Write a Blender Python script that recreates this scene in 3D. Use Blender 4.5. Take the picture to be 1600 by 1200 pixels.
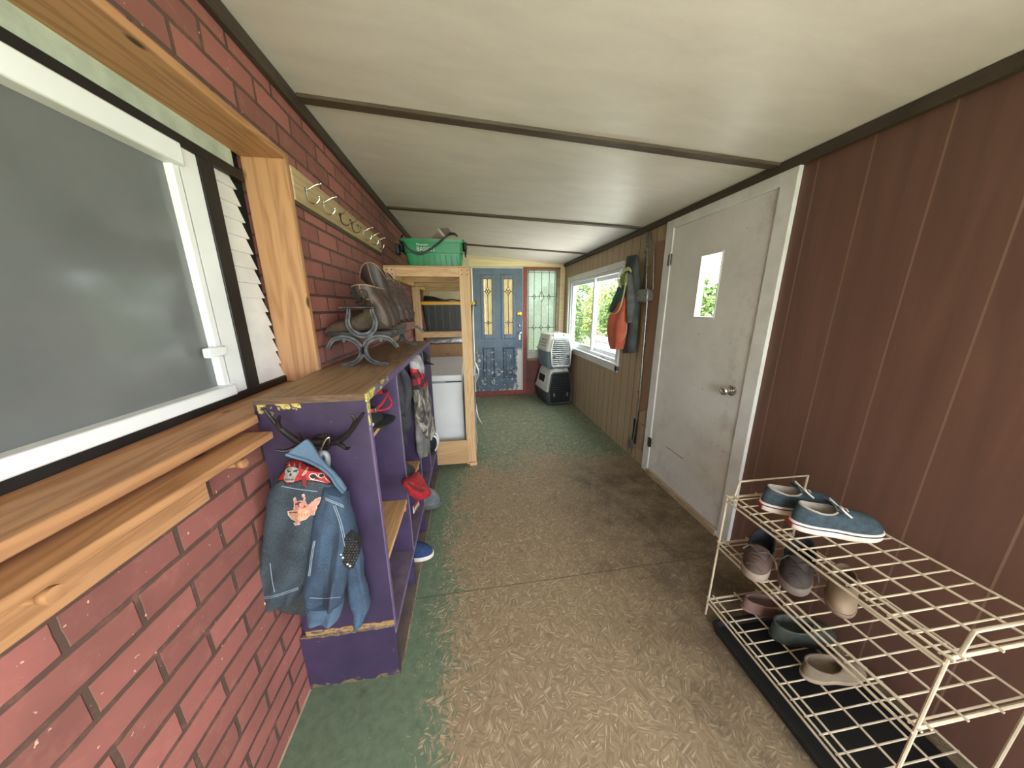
import bpy, bmesh, math, random
from mathutils import Vector, Matrix, noise
from mathutils.bvhtree import BVHTree

for o in list(bpy.data.objects):
    bpy.data.objects.remove(o)
scene = bpy.context.scene
COL = scene.collection
random.seed(7)

# ------------------------------------------------------------------ camera
def _unit(v):
    return Vector(v).normalized()
FPX, CX, CY, EYE = 475.281, 800.0, 600.0, 1.48
_y = _unit((732 - CX, 482 - CY, FPX))          # room's long axis seen by the camera (x right, y down, z forward)
_d = _unit((811 - CX, 2508 - CY, FPX))         # plumb line
_x = _d.cross(_y).normalized()
_d = _y.cross(_x).normalized()
RM = Matrix((_x, _y, -_d))                     # camera vector -> world vector
cam_data = bpy.data.cameras.new('camera')
cam_data.sensor_fit = 'HORIZONTAL'
cam_data.sensor_width = 36.0
cam_data.lens = FPX / 1600.0 * 36.0
cam_data.clip_start = 0.02
cam = bpy.data.objects.new('camera', cam_data)
COL.objects.link(cam)
_r, _u, _b = RM @ Vector((1, 0, 0)), RM @ Vector((0, -1, 0)), RM @ Vector((0, 0, -1))
cam.matrix_world = Matrix(((_r.x, _u.x, _b.x, 0), (_r.y, _u.y, _b.y, 0), (_r.z, _u.z, _b.z, EYE), (0, 0, 0, 1)))
scene.camera = cam

# ------------------------------------------------------------------ light
world = bpy.data.worlds.new('sky')
scene.world = world
world.use_nodes = True
_bg = world.node_tree.nodes['Background']
_bg.inputs['Color'].default_value = (0.86, 0.94, 1.0, 1)
_bg.inputs['Strength'].default_value = 11.0
sun_data = bpy.data.lights.new('sun', 'SUN')
sun_data.energy = 46.0
sun_data.angle = math.radians(1.0)
sun_data.color = (1.0, 0.95, 0.86)
sun = bpy.data.objects.new('sun', sun_data)
COL.objects.link(sun)
sun.rotation_euler = Vector((0.27, 0.42, -0.87)).to_track_quat('-Z', 'Y').to_euler()
def fill_light(name, loc, aim, w, h, energy, color):
    l = bpy.data.lights.new(name, 'AREA')
    l.shape = 'RECTANGLE'; l.size, l.size_y = w, h
    l.energy = energy; l.color = color
    o = bpy.data.objects.new(name, l)
    COL.objects.link(o); o.location = loc
    o.rotation_euler = Vector(aim).to_track_quat('-Z', 'Y').to_euler()
fill_light('rear_fill', (0.5, -1.60, 1.20), (0, 1, 0.95), 1.8, 1.5, 21, (1.0, 0.97, 0.95))     # added fill lamp; the opening behind the camera is assumed
fill_light('side_fill', (1.63, -0.80, 1.40), (-1, 0.25, 0.50), 1.2, 1.1, 25, (1.0, 0.98, 0.96))  # added lamp for light from the right; its wall opening is assumed

scene.view_settings.view_transform = 'Standard'
scene.view_settings.look = 'None'
scene.view_settings.gamma = 1.0
scene.view_settings.use_curve_mapping = False
scene.view_settings.exposure = 0.0
scene.cycles.max_bounces = 8
scene.cycles.transparent_max_bounces = 12
scene.cycles.caustics_reflective = False
scene.cycles.caustics_refractive = False
scene.cycles.sample_clamp_indirect = 12.0

# ------------------------------------------------------------------ measuring helpers
def ray(px, py):
    return RM @ Vector(((px - CX) / FPX, (py - CY) / FPX, 1.0))
def aty(p, Y):
    r = ray(*p); t = Y / r.y
    return Vector((r.x * t, Y, EYE + r.z * t))
def atx(p, X):
    r = ray(*p); t = X / r.x
    return Vector((X, r.y * t, EYE + r.z * t))
def atz(p, Z):
    r = ray(*p); t = (Z - EYE) / r.z
    return Vector((r.x * t, r.y * t, Z))

def onto_view(tree, px, py, off=.0015):
    d = ray(px, py).normalized()
    h = tree.ray_cast(Vector((0, 0, EYE)), d)
    return (h[0] if h[0] else Vector((0, 0, EYE)) + d * 1.2) - d * off

# ------------------------------------------------------------------ mesh helpers
class MB:
    def __init__(s):
        s.v, s.f, s.m = [], [], []
    def add(s, vs, fs, mi=0):
        k = len(s.v)
        s.v += [Vector(v) for v in vs]
        s.f += [tuple(i + k for i in f) for f in fs]
        s.m += [mi] * len(fs)
        return s
    def hexa(s, p, mi=0):       # p: 4 bottom, 4 top
        return s.add(p, [(3, 2, 1, 0), (4, 5, 6, 7), (0, 1, 5, 4), (1, 2, 6, 5), (2, 3, 7, 6), (3, 0, 4, 7)], mi)
    def box(s, x0, x1, y0, y1, z0, z1, mi=0):
        return s.hexa([(x0, y0, z0), (x1, y0, z0), (x1, y1, z0), (x0, y1, z0), (x0, y0, z1), (x1, y0, z1), (x1, y1, z1), (x0, y1, z1)], mi)
    def loft(s, rings, mi=0, cap0=True, cap1=True, closed=True):
        n = len(rings[0]); k = len(s.v)
        for r in rings:
            s.v += [Vector(p) for p in r]
        for i in range(len(rings) - 1):
            for j in range(n if closed else n - 1):
                a, b = k + i * n + j, k + i * n + (j + 1) % n
                s.f.append((a, b, b + n, a + n)); s.m.append(mi)
        if cap0: s.f.append(tuple(k + j for j in reversed(range(n)))); s.m.append(mi)
        if cap1: s.f.append(tuple(k + (len(rings) - 1) * n + j for j in range(n))); s.m.append(mi)
        return s
    def tube(s, pts, r, n=8, mi=0, closed=False):
        pts = [Vector(p) for p in pts]
        N = len(pts)
        rs = r if isinstance(r, (list, tuple)) else [r] * N
        rings, up = [], None
        for i, p in enumerate(pts):
            if closed: t = pts[(i + 1) % N] - pts[i - 1]
            else: t = pts[min(i + 1, N - 1)] - pts[max(i - 1, 0)]
            t = t.normalized() if t.length > 1e-9 else Vector((0, 0, 1))
            if up is None:
                up = Vector((0, 0, 1)) if abs(t.z) < 0.9 else Vector((1, 0, 0))
            a = t.cross(up)
            if a.length < 1e-4:
                up = Vector((1, 0, 0)) if abs(t.x) < 0.9 else Vector((0, 1, 0)); a = t.cross(up)
            a.normalize(); b = a.cross(t).normalized(); up = b
            rings.append([p + (a * math.cos(q) + b * math.sin(q)) * rs[i] for q in [2 * math.pi * j / n for j in range(n)]])
        if closed:
            rings.append(rings[0])
            return s.loft(rings, mi, False, False)
        return s.loft(rings, mi)
    def cyl(s, p0, p1, r0, r1=None, n=16, mi=0):
        return s.tube([p0, p1], [r0, r0 if r1 is None else r1], n, mi)
    def lathe(s, p0, axis, prof, n=20, mi=0):      # prof: (distance along axis, radius)
        ax = Vector(axis).normalized(); p0 = Vector(p0)
        a = ax.orthogonal().normalized(); b = ax.cross(a)
        return s.loft([[p0 + ax * d + (a * math.cos(2 * math.pi * j / n) + b * math.sin(2 * math.pi * j / n)) * max(r, 1e-4) for j in range(n)] for d, r in prof], mi)
    def prism(s, poly, d, mi=0):   # poly: 3D points, d: extrusion vector
        n = len(poly); d = Vector(d)
        a = [Vector(p) for p in poly]
        vs = a + [p + d for p in a]
        fs = [tuple(reversed(range(n))), tuple(range(n, 2 * n))] + [(i, (i + 1) % n, n + (i + 1) % n, n + i) for i in range(n)]
        return s.add(vs, fs, mi)
    def ball(s, c, r, n=12, mi=0, sc=(1, 1, 1)):
        c = Vector(c)
        rings = []
        for i in range(n + 1):
            t = math.pi * i / n
            rr = max(math.sin(t), 1e-3)
            rings.append([c + Vector((r * sc[0] * rr * math.cos(2 * math.pi * j / n), r * sc[1] * rr * math.sin(2 * math.pi * j / n), -r * sc[2] * math.cos(t))) for j in range(n)])
        return s.loft(rings, mi)
    def grid(s, fn, nu, nv, mi=0):
        k = len(s.v)
        for i in range(nu + 1):
            for j in range(nv + 1):
                s.v.append(Vector(fn(i / nu, j / nv)))
        for i in range(nu):
            for j in range(nv):
                a = k + i * (nv + 1) + j
                s.f.append((a, a + nv + 1, a + nv + 2, a + 1)); s.m.append(mi)
        return s
    def build(s, name, mats, parent=None, bevel=0, sub=0, flat=False, solid=0, angle=38, recalc=True):
        me = bpy.data.meshes.new(name)
        org = Vector(parent_org(parent))
        me.from_pydata([tuple(v - org) for v in s.v], [], s.f)
        for m in (mats if isinstance(mats, (list, tuple)) else [mats]):
            me.materials.append(m)
        me.polygons.foreach_set('material_index', s.m)
        if recalc:
            bm = bmesh.new(); bm.from_mesh(me)
            bmesh.ops.recalc_face_normals(bm, faces=bm.faces)
            bm.to_mesh(me); bm.free()
        if not flat:
            me.polygons.foreach_set('use_smooth', [True] * len(me.polygons))
            me.set_sharp_from_angle(angle=math.radians(angle))
        me.update()
        o = bpy.data.objects.new(name, me)
        COL.objects.link(o)
        if parent: o.parent = parent
        if solid:
            m = o.modifiers.new('thickness', 'SOLIDIFY'); m.thickness = solid; m.offset = 0
        if bevel:
            m = o.modifiers.new('bevel', 'BEVEL'); m.width = bevel; m.segments = 2; m.limit_method = 'ANGLE'; m.angle_limit = math.radians(40)
        if sub:
            m = o.modifiers.new('smooth', 'SUBSURF'); m.levels = m.render_levels = sub
        return o

def parent_org(p):
    v = Vector((0, 0, 0))
    while p:
        v += p.location; p = p.parent
    return v

def tag(o, label=None, cat=None, group=None, kind=None):
    if label: o['label'] = label
    if cat: o['category'] = cat
    if group: o['group'] = group
    if kind: o['kind'] = kind
    return o
def thing(name, label, cat, loc=(0, 0, 0), group=None):
    o = bpy.data.objects.new(name, None)
    o.empty_display_size = 0.05
    COL.objects.link(o); o.location = loc
    return tag(o, label, cat, group)
def struct(name, loc=(0, 0, 0)):
    o = bpy.data.objects.new(name, None)
    COL.objects.link(o); o.location = loc
    o['kind'] = 'structure'
    return o
def copy_tree(o, parent=None):
    c = o.copy(); COL.objects.link(c)
    if parent: c.parent = parent
    for ch in [x for x in bpy.data.objects if x.parent == o]:
        copy_tree(ch, c)
    return c

def spline(pts, n):
    """Catmull-Rom through pts (Vectors or tuples), n points."""
    P = [Vector(p) for p in pts]
    out = []
    m = len(P) - 1
    for k in range(n):
        t = k / (n - 1) * m
        i = min(int(t), m - 1); f = t - i
        p0, p1, p2, p3 = P[max(i - 1, 0)], P[i], P[i + 1], P[min(i + 2, m)]
        out.append(0.5 * ((2 * p1) + (p2 - p0) * f + (2 * p0 - 5 * p1 + 4 * p2 - p3) * f * f + (3 * p1 - p0 - 3 * p2 + p3) * f ** 3))
    return out

def garment(rows, axis, nrow=36, nseg=44, fold=0.25, kf=7, seed=0, rough=0.006):
    """rows: (L, R, depth) with L, R 3D points; a hanging cloth body with folds. axis: its depth direction."""
    ax = Vector(axis)
    Ls = spline([r[0] for r in rows], nrow); Rs = spline([r[1] for r in rows], nrow)
    ds = [v.x for v in spline([(r[2], 0, 0) for r in rows], nrow)]
    rings = []
    for i in range(nrow):
        c = (Ls[i] + Rs[i]) / 2; h = (Rs[i] - Ls[i]) / 2
        t = i / (nrow - 1)
        ring = []
        for j in range(nseg):
            q = 2 * math.pi * j / nseg
            cs, sn = math.cos(q), math.sin(q)
            w = math.copysign(abs(cs) ** 0.75, cs); d = math.copysign(abs(sn) ** 0.75, sn)
            k = 1 + fold * min(1, 0.35 + t) * abs(sn) * (1.9 * noise.noise(Vector((w * kf * .34 + seed * 2.7 + .5 * t, t * 1.6, seed * 1.3 + (3 if sn > 0 else 0)))) + .35 * math.sin(kf * w + seed + 2.2 * t))
            p = c + h * w + ax * (ds[i] * d * k)
            nv = noise.noise(p * 14 + Vector((seed * 3.1, 0, 0)))
            nv2 = noise.noise(p * 40 + Vector((0, seed * 1.7, 0)))
            p = p + (ax * sn + h.normalized() * cs) * (nv * rough * 1.6 + nv2 * rough * 0.5)
            ring.append(p)
        rings.append(ring)
    mb = MB().loft(rings)
    return mb

def inside(p, poly):
    x, y = p; c = False; n = len(poly)
    for i in range(n):
        x1, y1 = poly[i]; x2, y2 = poly[i - 1]
        if (y1 > y) != (y2 > y) and x < (x2 - x1) * (y - y1) / (y2 - y1) + x1:
            c = not c
    return c

def ell(cx, cy, rx, ry, n=20, a0=0):
    return [(cx + rx * math.cos(a0 + 2 * math.pi * k / n), cy + ry * math.sin(a0 + 2 * math.pi * k / n)) for k in range(n)]

# ------------------------------------------------------------------ material helpers
def lin(c):
    return tuple((((v / 255) / 12.92) if v / 255 <= 0.04045 else (((v / 255) + 0.055) / 1.055) ** 2.4) for v in c) + (1,)

class NT:
    """small wrapper around a material's node tree"""
    def __init__(s, name, rough=0.6, metal=0.0):
        s.mat = bpy.data.materials.new(name); s.mat.use_nodes = True
        s.t = s.mat.node_tree; s.n = s.t.nodes
        s.b = s.n['Principled BSDF']; s.out = s.n['Material Output']
        s.b.inputs['Roughness'].default_value = rough
        s.b.inputs['Metallic'].default_value = metal
        s._co = None
    def node(s, typ, **kw):
        n = s.n.new(typ)
        for k, v in kw.items():
            if hasattr(n, k): setattr(n, k, v)
            else: n.inputs[k].default_value = v
        return n
    def ln(s, a, b):
        s.t.links.new(a, b)
    def co(s):
        if not s._co: s._co = s.node('ShaderNodeTexCoord')
        return s._co.outputs['Object']
    def mapping(s, scale=(1, 1, 1), rot=(0, 0, 0), loc=(0, 0, 0), src=None):
        m = s.node('ShaderNodeMapping')
        m.inputs['Scale'].default_value = scale; m.inputs['Rotation'].default_value = rot; m.inputs['Location'].default_value = loc
        s.ln(src or s.co(), m.inputs['Vector'])
        return m.outputs[0]
    def noise(s, scale=5, detail=4, rough=0.55, vec=None, dist=0):
        n = s.node('ShaderNodeTexNoise')
        n.inputs['Scale'].default_value = scale; n.inputs['Detail'].default_value = detail
        n.inputs['Roughness'].default_value = rough; n.inputs['Distortion'].default_value = dist
        s.ln(vec or s.co(), n.inputs['Vector'])
        return n.outputs['Fac']
    def ramp(s, fac, stops, interp='LINEAR'):
        r = s.node('ShaderNodeValToRGB')
        r.color_ramp.interpolation = interp
        e = r.color_ramp.elements
        while len(e) < len(stops): e.new(0.5)
        for k, (p, c) in enumerate(stops):
            e[k].position = p
            e[k].color = c if len(c) == 4 else lin(c)
        s.ln(fac, r.inputs['Fac'])
        return r.outputs['Color']
    def math(s, op, a, b=None, c=None, clamp=False):
        m = s.node('ShaderNodeMath'); m.operation = op; m.use_clamp = clamp
        for k, v in enumerate((a, b, c)):
            if v is None: continue
            if isinstance(v, (int, float)): m.inputs[k].default_value = v
            else: s.ln(v, m.inputs[k])
        return m.outputs[0]
    def step(s, x, a, b):
        m = s.node('ShaderNodeMapRange'); m.interpolation_type = 'SMOOTHSTEP'
        s.ln(x, m.inputs['Value'])
        m.inputs['From Min'].default_value = a; m.inputs['From Max'].default_value = b
        return m.outputs[0]
    def mix(s, fac, a, b, blend='MIX'):
        m = s.node('ShaderNodeMix'); m.data_type = 'RGBA'; m.blend_type = blend
        for k, v in (('Factor', fac), ('A', a), ('B', b)):
            i = [x for x in m.inputs if x.name == k and (x.type == ('VALUE' if k == 'Factor' else 'RGBA'))][0]
            if isinstance(v, (int, float)): i.default_value = v
            elif isinstance(v, tuple): i.default_value = v if len(v) == 4 else lin(v)
            else: s.ln(v, i)
        return [x for x in m.outputs if x.type == 'RGBA'][0]
    def xyz(s, src=None):
        n = s.node('ShaderNodeSeparateXYZ'); s.ln(src or s.co(), n.inputs[0])
        return n.outputs
    def color(s, c):
        if isinstance(c, tuple): s.b.inputs['Base Color'].default_value = c if len(c) == 4 else lin(c)
        else: s.ln(c, s.b.inputs['Base Color'])
        return s
    def bump(s, h, strength=0.3, dist=0.01):
        b = s.node('ShaderNodeBump'); b.inputs['Strength'].default_value = strength; b.inputs['Distance'].default_value = dist
        s.ln(h, b.inputs['Height']); s.ln(b.outputs[0], s.b.inputs['Normal'])
        return s

def M(name, c, c2=None, rough=0.6, metal=0.0, scale=14, bump=0.0, bscale=60, detail=5, stretch=(1, 1, 1), lo=0.35, hi=0.68):
    t = NT(name, rough, metal)
    if c2 is None: c2 = tuple(max(0, v * 0.86) for v in c)
    v = t.mapping(stretch)
    t.color(t.ramp(t.noise(scale, detail, vec=v), [(lo, c2), (hi, c)]))
    if bump: t.bump(t.noise(bscale, 3), bump, 0.004)
    return t.mat

def wood(name, light, dark, axis='X', scale=1.0, knots=True, rough=0.6, ring=9, seed=0):
    t = NT(name, rough)
    dark = tuple(d + .3 * (l - d) for l, d in zip(light, dark))
    k = {'X': (1.1, 13, 13), 'Y': (13, 1.1, 13), 'Z': (13, 13, 1.1)}[axis]
    v = t.mapping(tuple(a * scale for a in k), loc=(seed, seed * 1.3, seed * .7))
    n1 = t.noise(1.0, 3, 0.5, v, 0.6)
    band = t.math('FRACT', t.math('MULTIPLY', n1, ring))
    band = t.math('MULTIPLY', t.math('ABSOLUTE', t.math('SUBTRACT', band, 0.5)), 2.0)
    kk = {'X': (6, 120, 120), 'Y': (120, 6, 120), 'Z': (120, 120, 6)}[axis]
    fine = t.noise(1.0, 2, 0.5, t.mapping(tuple(a * scale for a in kk)))
    f = t.math('ADD', t.math('MULTIPLY', band, 0.55), t.math('MULTIPLY', fine, 0.45))
    c = t.ramp(f, [(0.18, dark), (0.62, light)])
    if knots:
        vo = t.node('ShaderNodeTexVoronoi'); vo.inputs['Scale'].default_value = 1.0
        kv = {'X': (3.2, 9, 9), 'Y': (9, 3.2, 9), 'Z': (9, 9, 3.2)}[axis]
        t.ln(t.mapping(kv, loc=(seed * 3, 1, 2)), vo.inputs['Vector'])
        kf = t.step(vo.outputs['Distance'], 0.10, 0.05)
        c = t.mix(kf, c, tuple(v * 0.42 for v in dark))
    t.color(c).bump(f, 0.12, 0.002)
    return t.mat

def glassmat(name, tint=(1, 1, 1), gloss=0.07, rough=0.01, diffuse=0.0, dcol=(.95, .97, .93)):
    t = NT(name)
    t.n.remove(t.b)
    tr = t.node('ShaderNodeBsdfTransparent'); tr.inputs[0].default_value = tint + (1,)
    gl = t.node('ShaderNodeBsdfGlossy'); gl.inputs['Roughness'].default_value = rough
    m = t.node('ShaderNodeMixShader'); m.inputs[0].default_value = gloss
    t.ln(tr.outputs[0], m.inputs[1]); t.ln(gl.outputs[0], m.inputs[2])
    last = m
    if diffuse:
        d = t.node('ShaderNodeBsdfTranslucent'); d.inputs[0].default_value = tuple(dcol) + (1,)
        n = t.noise(90, 2, 0.6)
        bp = t.node('ShaderNodeBump'); bp.inputs['Strength'].default_value = 0.8; bp.inputs['Distance'].default_value = 0.004
        t.ln(n, bp.inputs['Height']); t.ln(bp.outputs[0], gl.inputs['Normal'])
        m2 = t.node('ShaderNodeMixShader')
        t.ln(t.math('ADD', t.math('MULTIPLY', t.step(n, 0.3, 0.7), 0.35), diffuse - 0.17), m2.inputs[0])
        t.ln(m.outputs[0], m2.inputs[1]); t.ln(d.outputs[0], m2.inputs[2])
        last = m2
    t.ln(last.outputs[0], t.out.inputs['Surface'])
    return t.mat

# ------------------------------------------------------------------ materials
def brick_mat():
    t = NT('brick_panel', 0.62)
    x = t.xyz()
    cv = t.node('ShaderNodeCombineXYZ')
    t.ln(x[1], cv.inputs[0]); t.ln(x[2], cv.inputs[1])
    wob = t.node('ShaderNodeVectorMath'); wob.operation = 'ADD'
    nz = t.node('ShaderNodeTexNoise'); nz.inputs['Scale'].default_value = 22
    t.ln(t.co(), nz.inputs['Vector'])
    sc = t.node('ShaderNodeVectorMath'); sc.operation = 'SCALE'; sc.inputs['Scale'].default_value = 0.006
    t.ln(nz.outputs['Color'], sc.inputs[0]); t.ln(cv.outputs[0], wob.inputs[0]); t.ln(sc.outputs[0], wob.inputs[1])
    mp = t.mapping((1, 1, 1), loc=(0.05, 0.005, 0), src=wob.outputs[0])
    b = t.node('ShaderNodeTexBrick')
    t.ln(mp, b.inputs['Vector'])
    b.inputs['Scale'].default_value = 1.0; b.inputs['Brick Width'].default_value = 0.215
    b.inputs['Row Height'].default_value = 0.0775; b.inputs['Mortar Size'].default_value = 0.0068
    b.inputs['Mortar Smooth'].default_value = 0.25; b.inputs['Bias'].default_value = -0.1
    b.inputs['Color1'].default_value = lin((160, 98, 91)); b.inputs['Color2'].default_value = lin((126, 78, 73))
    b.inputs['Mortar'].default_value = lin((84, 64, 56))
    n = t.noise(24, 5, 0.65)
    c = t.mix(t.math('MULTIPLY', t.step(n, 0.5, 0.75), 0.35), b.outputs['Color'], (176, 118, 106))
    c = t.mix(t.math('MULTIPLY', t.step(t.noise(3.2, 4), 0.48, 0.7), 0.32), c, (78, 52, 47))
    c = t.mix(t.step(t.noise(75, 2, 0.5), 0.735, 0.76), c, (206, 170, 152))
    t.color(c)
    h = t.math('ADD', t.math('MULTIPLY', b.outputs['Fac'], -1.0), t.math('MULTIPLY', n, 0.35))
    t.bump(h, 0.55, 0.006)
    return t.mat

def panel_mat(name, base, dark, groove, gw=0.005, offs=(0.0, 0.09, 0.20, 0.265)):
    t = NT(name, 0.55)
    y = t.xyz()[1]
    g = None
    for off in offs:
        f = t.math('FRACT', t.math('MULTIPLY', t.math('ADD', y, off + 10), 1 / 0.406))
        s = t.math('LESS_THAN', f, gw / 0.406)
        g = s if g is None else t.math('MAXIMUM', g, s)
    n = t.noise(1.0, 4, 0.6, t.mapping((14, 14, 1.0)), 0.7)
    big = t.noise(1.6, 3)
    c = t.ramp(n, [(0.3, dark), (0.7, base)])
    c = t.mix(t.math('MULTIPLY', t.step(big, 0.45, 0.7), 0.35), c, dark)
    c = t.mix(g, c, groove)
    t.color(c)
    t.bump(t.math('MULTIPLY', g, -1.0), 0.5, 0.004)
    return t.mat

def floor_mat():
    t = NT('worn_strandboard', 0.78)
    x = t.xyz()
    vals, cols = [], []
    for k, (rot, sx, sy) in enumerate([(0.35, 40, 230), (1.25, 36, 210), (2.1, 44, 250), (2.75, 34, 200)]):
        v = t.node('ShaderNodeTexVoronoi'); v.voronoi_dimensions = '2D'; v.inputs['Scale'].default_value = 1
        t.ln(t.mapping((sx, sy, 1), loc=(k * 3.3, k * 1.7, 0), src=t.mapping((1, 1, 1), rot=(0, 0, rot))), v.inputs['Vector'])
        s = t.xyz(v.outputs['Color'])
        vals.append(s[0])
    pick = t.node('ShaderNodeTexVoronoi'); pick.voronoi_dimensions = '2D'; pick.inputs['Scale'].default_value = 38
    t.ln(t.mapping((1, 1, 1)), pick.inputs['Vector'])
    ps = t.xyz(pick.outputs['Color'])
    def sel(f, a, b):
        m = t.node('ShaderNodeMix'); m.data_type = 'FLOAT'
        t.ln(f, m.inputs[0]); t.ln(a, m.inputs[2]); t.ln(b, m.inputs[3])
        return m.outputs[0]
    h1 = t.math('GREATER_THAN', ps[0], 0.5); h2 = t.math('GREATER_THAN', ps[1], 0.5)
    chip = sel(h1, sel(h2, vals[0], vals[1]), sel(h2, vals[2], vals[3]))
    tan = t.ramp(chip, [(0.0, (122, 103, 79)), (0.5, (138, 119, 93)), (0.85, (148, 129, 103)), (1.0, (174, 156, 130))])
    paint = t.ramp(t.noise(30, 5, 0.6), [(0.3, (82, 98, 78)), (0.7, (104, 120, 98))])
    n = t.noise(2.2, 4, 0.6)
    nf = t.noise(13, 4, 0.6)
    wx = t.math('ADD', x[0], t.math('MULTIPLY', t.math('SUBTRACT', n, 0.5), 0.5))
    sx_ = t.step(wx, -0.42, 0.12)
    wy = t.math('ADD', x[1], t.math('MULTIPLY', t.math('SUBTRACT', n, 0.5), 1.2))
    sy_ = t.math('ADD', t.math('MULTIPLY', t.step(wy, 3.0, 2.15), 0.80), 0.30)
    # a worn lane runs down the middle of the far half
    lane = t.math('MULTIPLY', t.step(t.math('ABSOLUTE', t.math('SUBTRACT', x[0], 0.55)), 0.75, 0.1), 0.14)
    s_ = t.math('MULTIPLY', sx_, t.math('ADD', sy_, lane))
    m = t.math('ADD', s_, t.math('ADD', t.math('MULTIPLY', t.math('SUBTRACT', chip, 0.5), 0.55), t.math('ADD', t.math('MULTIPLY', t.math('SUBTRACT', nf, 0.5), 0.75), t.math('MULTIPLY', t.math('SUBTRACT', t.noise(70, 3, .6), 0.5), 0.9))))
    worn = t.step(m, 0.34, 0.66)
    c = t.mix(worn, paint, tan)
    # ground-in dirt by the white door, shade painted in towards the shoe rack, scuffs
    dn = t.noise(5.5, 5, 0.65)
    dx = t.step(t.math('ADD', x[0], t.math('MULTIPLY', t.math('SUBTRACT', n, 0.5), 0.7)), 0.42, 1.2)
    dirt_shade = t.math('MULTIPLY', dx, t.math('ADD', t.math('MULTIPLY', t.step(dn, 0.35, 0.7), 0.45), 0.38))
    dirt_shade = t.math('MULTIPLY', dirt_shade, t.step(x[1], 3.0, 2.2))
    c = t.mix(dirt_shade, c, (58, 47, 35))
    c = t.mix(t.math('MULTIPLY', t.step(t.noise(9, 4, 0.7), 0.60, 0.74), 0.5), c, (74, 62, 46))
    for y0, k in ((1.345, 0.02), (3.785, 0.01)):
        d = t.math('ABSOLUTE', t.math('SUBTRACT', t.math('SUBTRACT', x[1], t.math('MULTIPLY', x[0], k)), y0))
        c = t.mix(t.math('MULTIPLY', t.step(d, 0.0035, 0.001), 0.7), c, (45, 38, 28))
    t.color(c)
    t.bump(t.math('ADD', chip, t.math('MULTIPLY', worn, -0.5)), 0.2, 0.002)
    return t.mat

def ceiling_mat():
    t = NT('painted_ceiling_board', 0.42)
    n = t.noise(1.0, 5, 0.6, t.mapping((3, 9, 3)), 0.4)
    c = t.ramp(n, [(0.3, (210, 202, 200)), (0.7, (224, 216, 214))])
    c = t.mix(t.math('MULTIPLY', t.step(t.noise(30, 3), 0.66, 0.74), 0.35), c, (228, 222, 212))
    t.color(c)
    t.bump(t.noise(38, 5, 0.65), 0.10, 0.004)
    return t.mat

def chipped(name, base, base2, chip, terms, scale=34, rough=0.45, gate=None):
    """paint worn off to 'chip' along straight edges: terms = (axis, position, width)."""
    t = NT(name, rough)
    x = t.xyz()
    c = t.ramp(t.noise(11, 4), [(0.3, base2), (0.7, base)])
    n = t.noise(scale, 5, 0.65)
    f = None
    for ax, pos, wd in terms:
        d = t.math('ABSOLUTE', t.math('SUBTRACT', x[ax], pos))
        e = t.math('SUBTRACT', 1.0, t.math('MULTIPLY', d, 1 / wd), clamp=True)
        f = e if f is None else t.math('MAXIMUM', f, e)
    if gate: f = t.math('MULTIPLY', f, t.step(x[gate[0]], gate[1], gate[2]))
    s = t.math('ADD', t.math('MULTIPLY', f, 0.42), n)
    mask = t.step(s, 0.80, 0.84)
    cc = t.ramp(t.noise(70, 3), [(0.35, tuple(v * 0.62 for v in chip)), (0.6, chip)])
    c = t.mix(mask, c, cc)
    # pale scuffs
    c = t.mix(t.math('MULTIPLY', t.step(t.noise(60, 2, 0.5), 0.735, 0.76), 0.5), c, (150, 138, 160))
    t.color(c)
    t.bump(mask, -0.25, 0.002)
    return t.mat

m_brick = brick_mat()
m_tan = panel_mat('tan_grooved_panelling', (170, 149, 122), (160, 138, 110), (84, 66, 50), 0.008, (0.0, 0.15, 0.26))
m_rust = panel_mat('red_brown_grooved_panelling', (108, 76, 64), (92, 64, 54), (124, 96, 82), 0.006, (0.0, 0.20))
m_floor = floor_mat()
m_ceil = ceiling_mat()
m_dark_trim = wood('dark_stained_trim', (66, 54, 44), (44, 35, 28), 'Y', knots=False)
m_batten = wood('dark_batten', (84, 70, 58), (58, 47, 38), 'X', knots=False)
m_cedar_z = wood('cedar_upright', (184, 138, 98), (146, 102, 66), 'Z', 0.7, seed=2)
m_cedar_y = wood('cedar_rail', (182, 134, 94), (142, 98, 64), 'Y', 0.7, seed=4)
m_lum_z = wood('lumber_upright', (214, 178, 136), (186, 146, 102), 'Z', 0.8, seed=3)
m_lum_x = wood('lumber_crosspiece', (212, 174, 132), (182, 140, 98), 'X', 0.8, seed=5)
m_lum_y = wood('lumber_rail', (222, 186, 138), (190, 148, 100), 'Y', 0.8, seed=6)
m_ply = wood('bare_plywood', (198, 160, 116), (172, 132, 90), 'X', 0.35, False, seed=8)
m_creamwood = wood('pale_board', (236, 216, 172), (222, 196, 146), 'X', 0.5, False)
m_white = M('white_gloss_paint', (226, 224, 222), (208, 206, 204), 0.4, scale=3)
m_vinyl = M('white_vinyl', (238, 240, 242), (226, 228, 230), 0.35, scale=3)
m_black = M('black_trim', (30, 29, 30), (20, 19, 20), 0.5)
m_dark = M('dark_void_board', (24, 20, 18), (14, 12, 11), 0.9)
m_redwood = M('brick_red_paint', (150, 66, 54), (118, 52, 44), 0.55, scale=20)
m_redpanel = M('dull_red_panel', (120, 66, 58), (92, 52, 48), 0.6, scale=6)
m_siding = M('white_siding', (232, 232, 232), (218, 218, 218), 0.45, scale=10)
m_clear = glassmat('window_glass', (0.97, 0.99, 0.98), 0.06)
m_obscure = glassmat('textured_leaded_glass', (0.50, 0.56, 0.50), 0.05, 0.2, 0.68, (.33, .36, .32))
m_amber = glassmat('frosted_door_glass', (0.62, 0.58, 0.46), 0.05, 0.2, 0.4, (.26, .23, .16))
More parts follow.
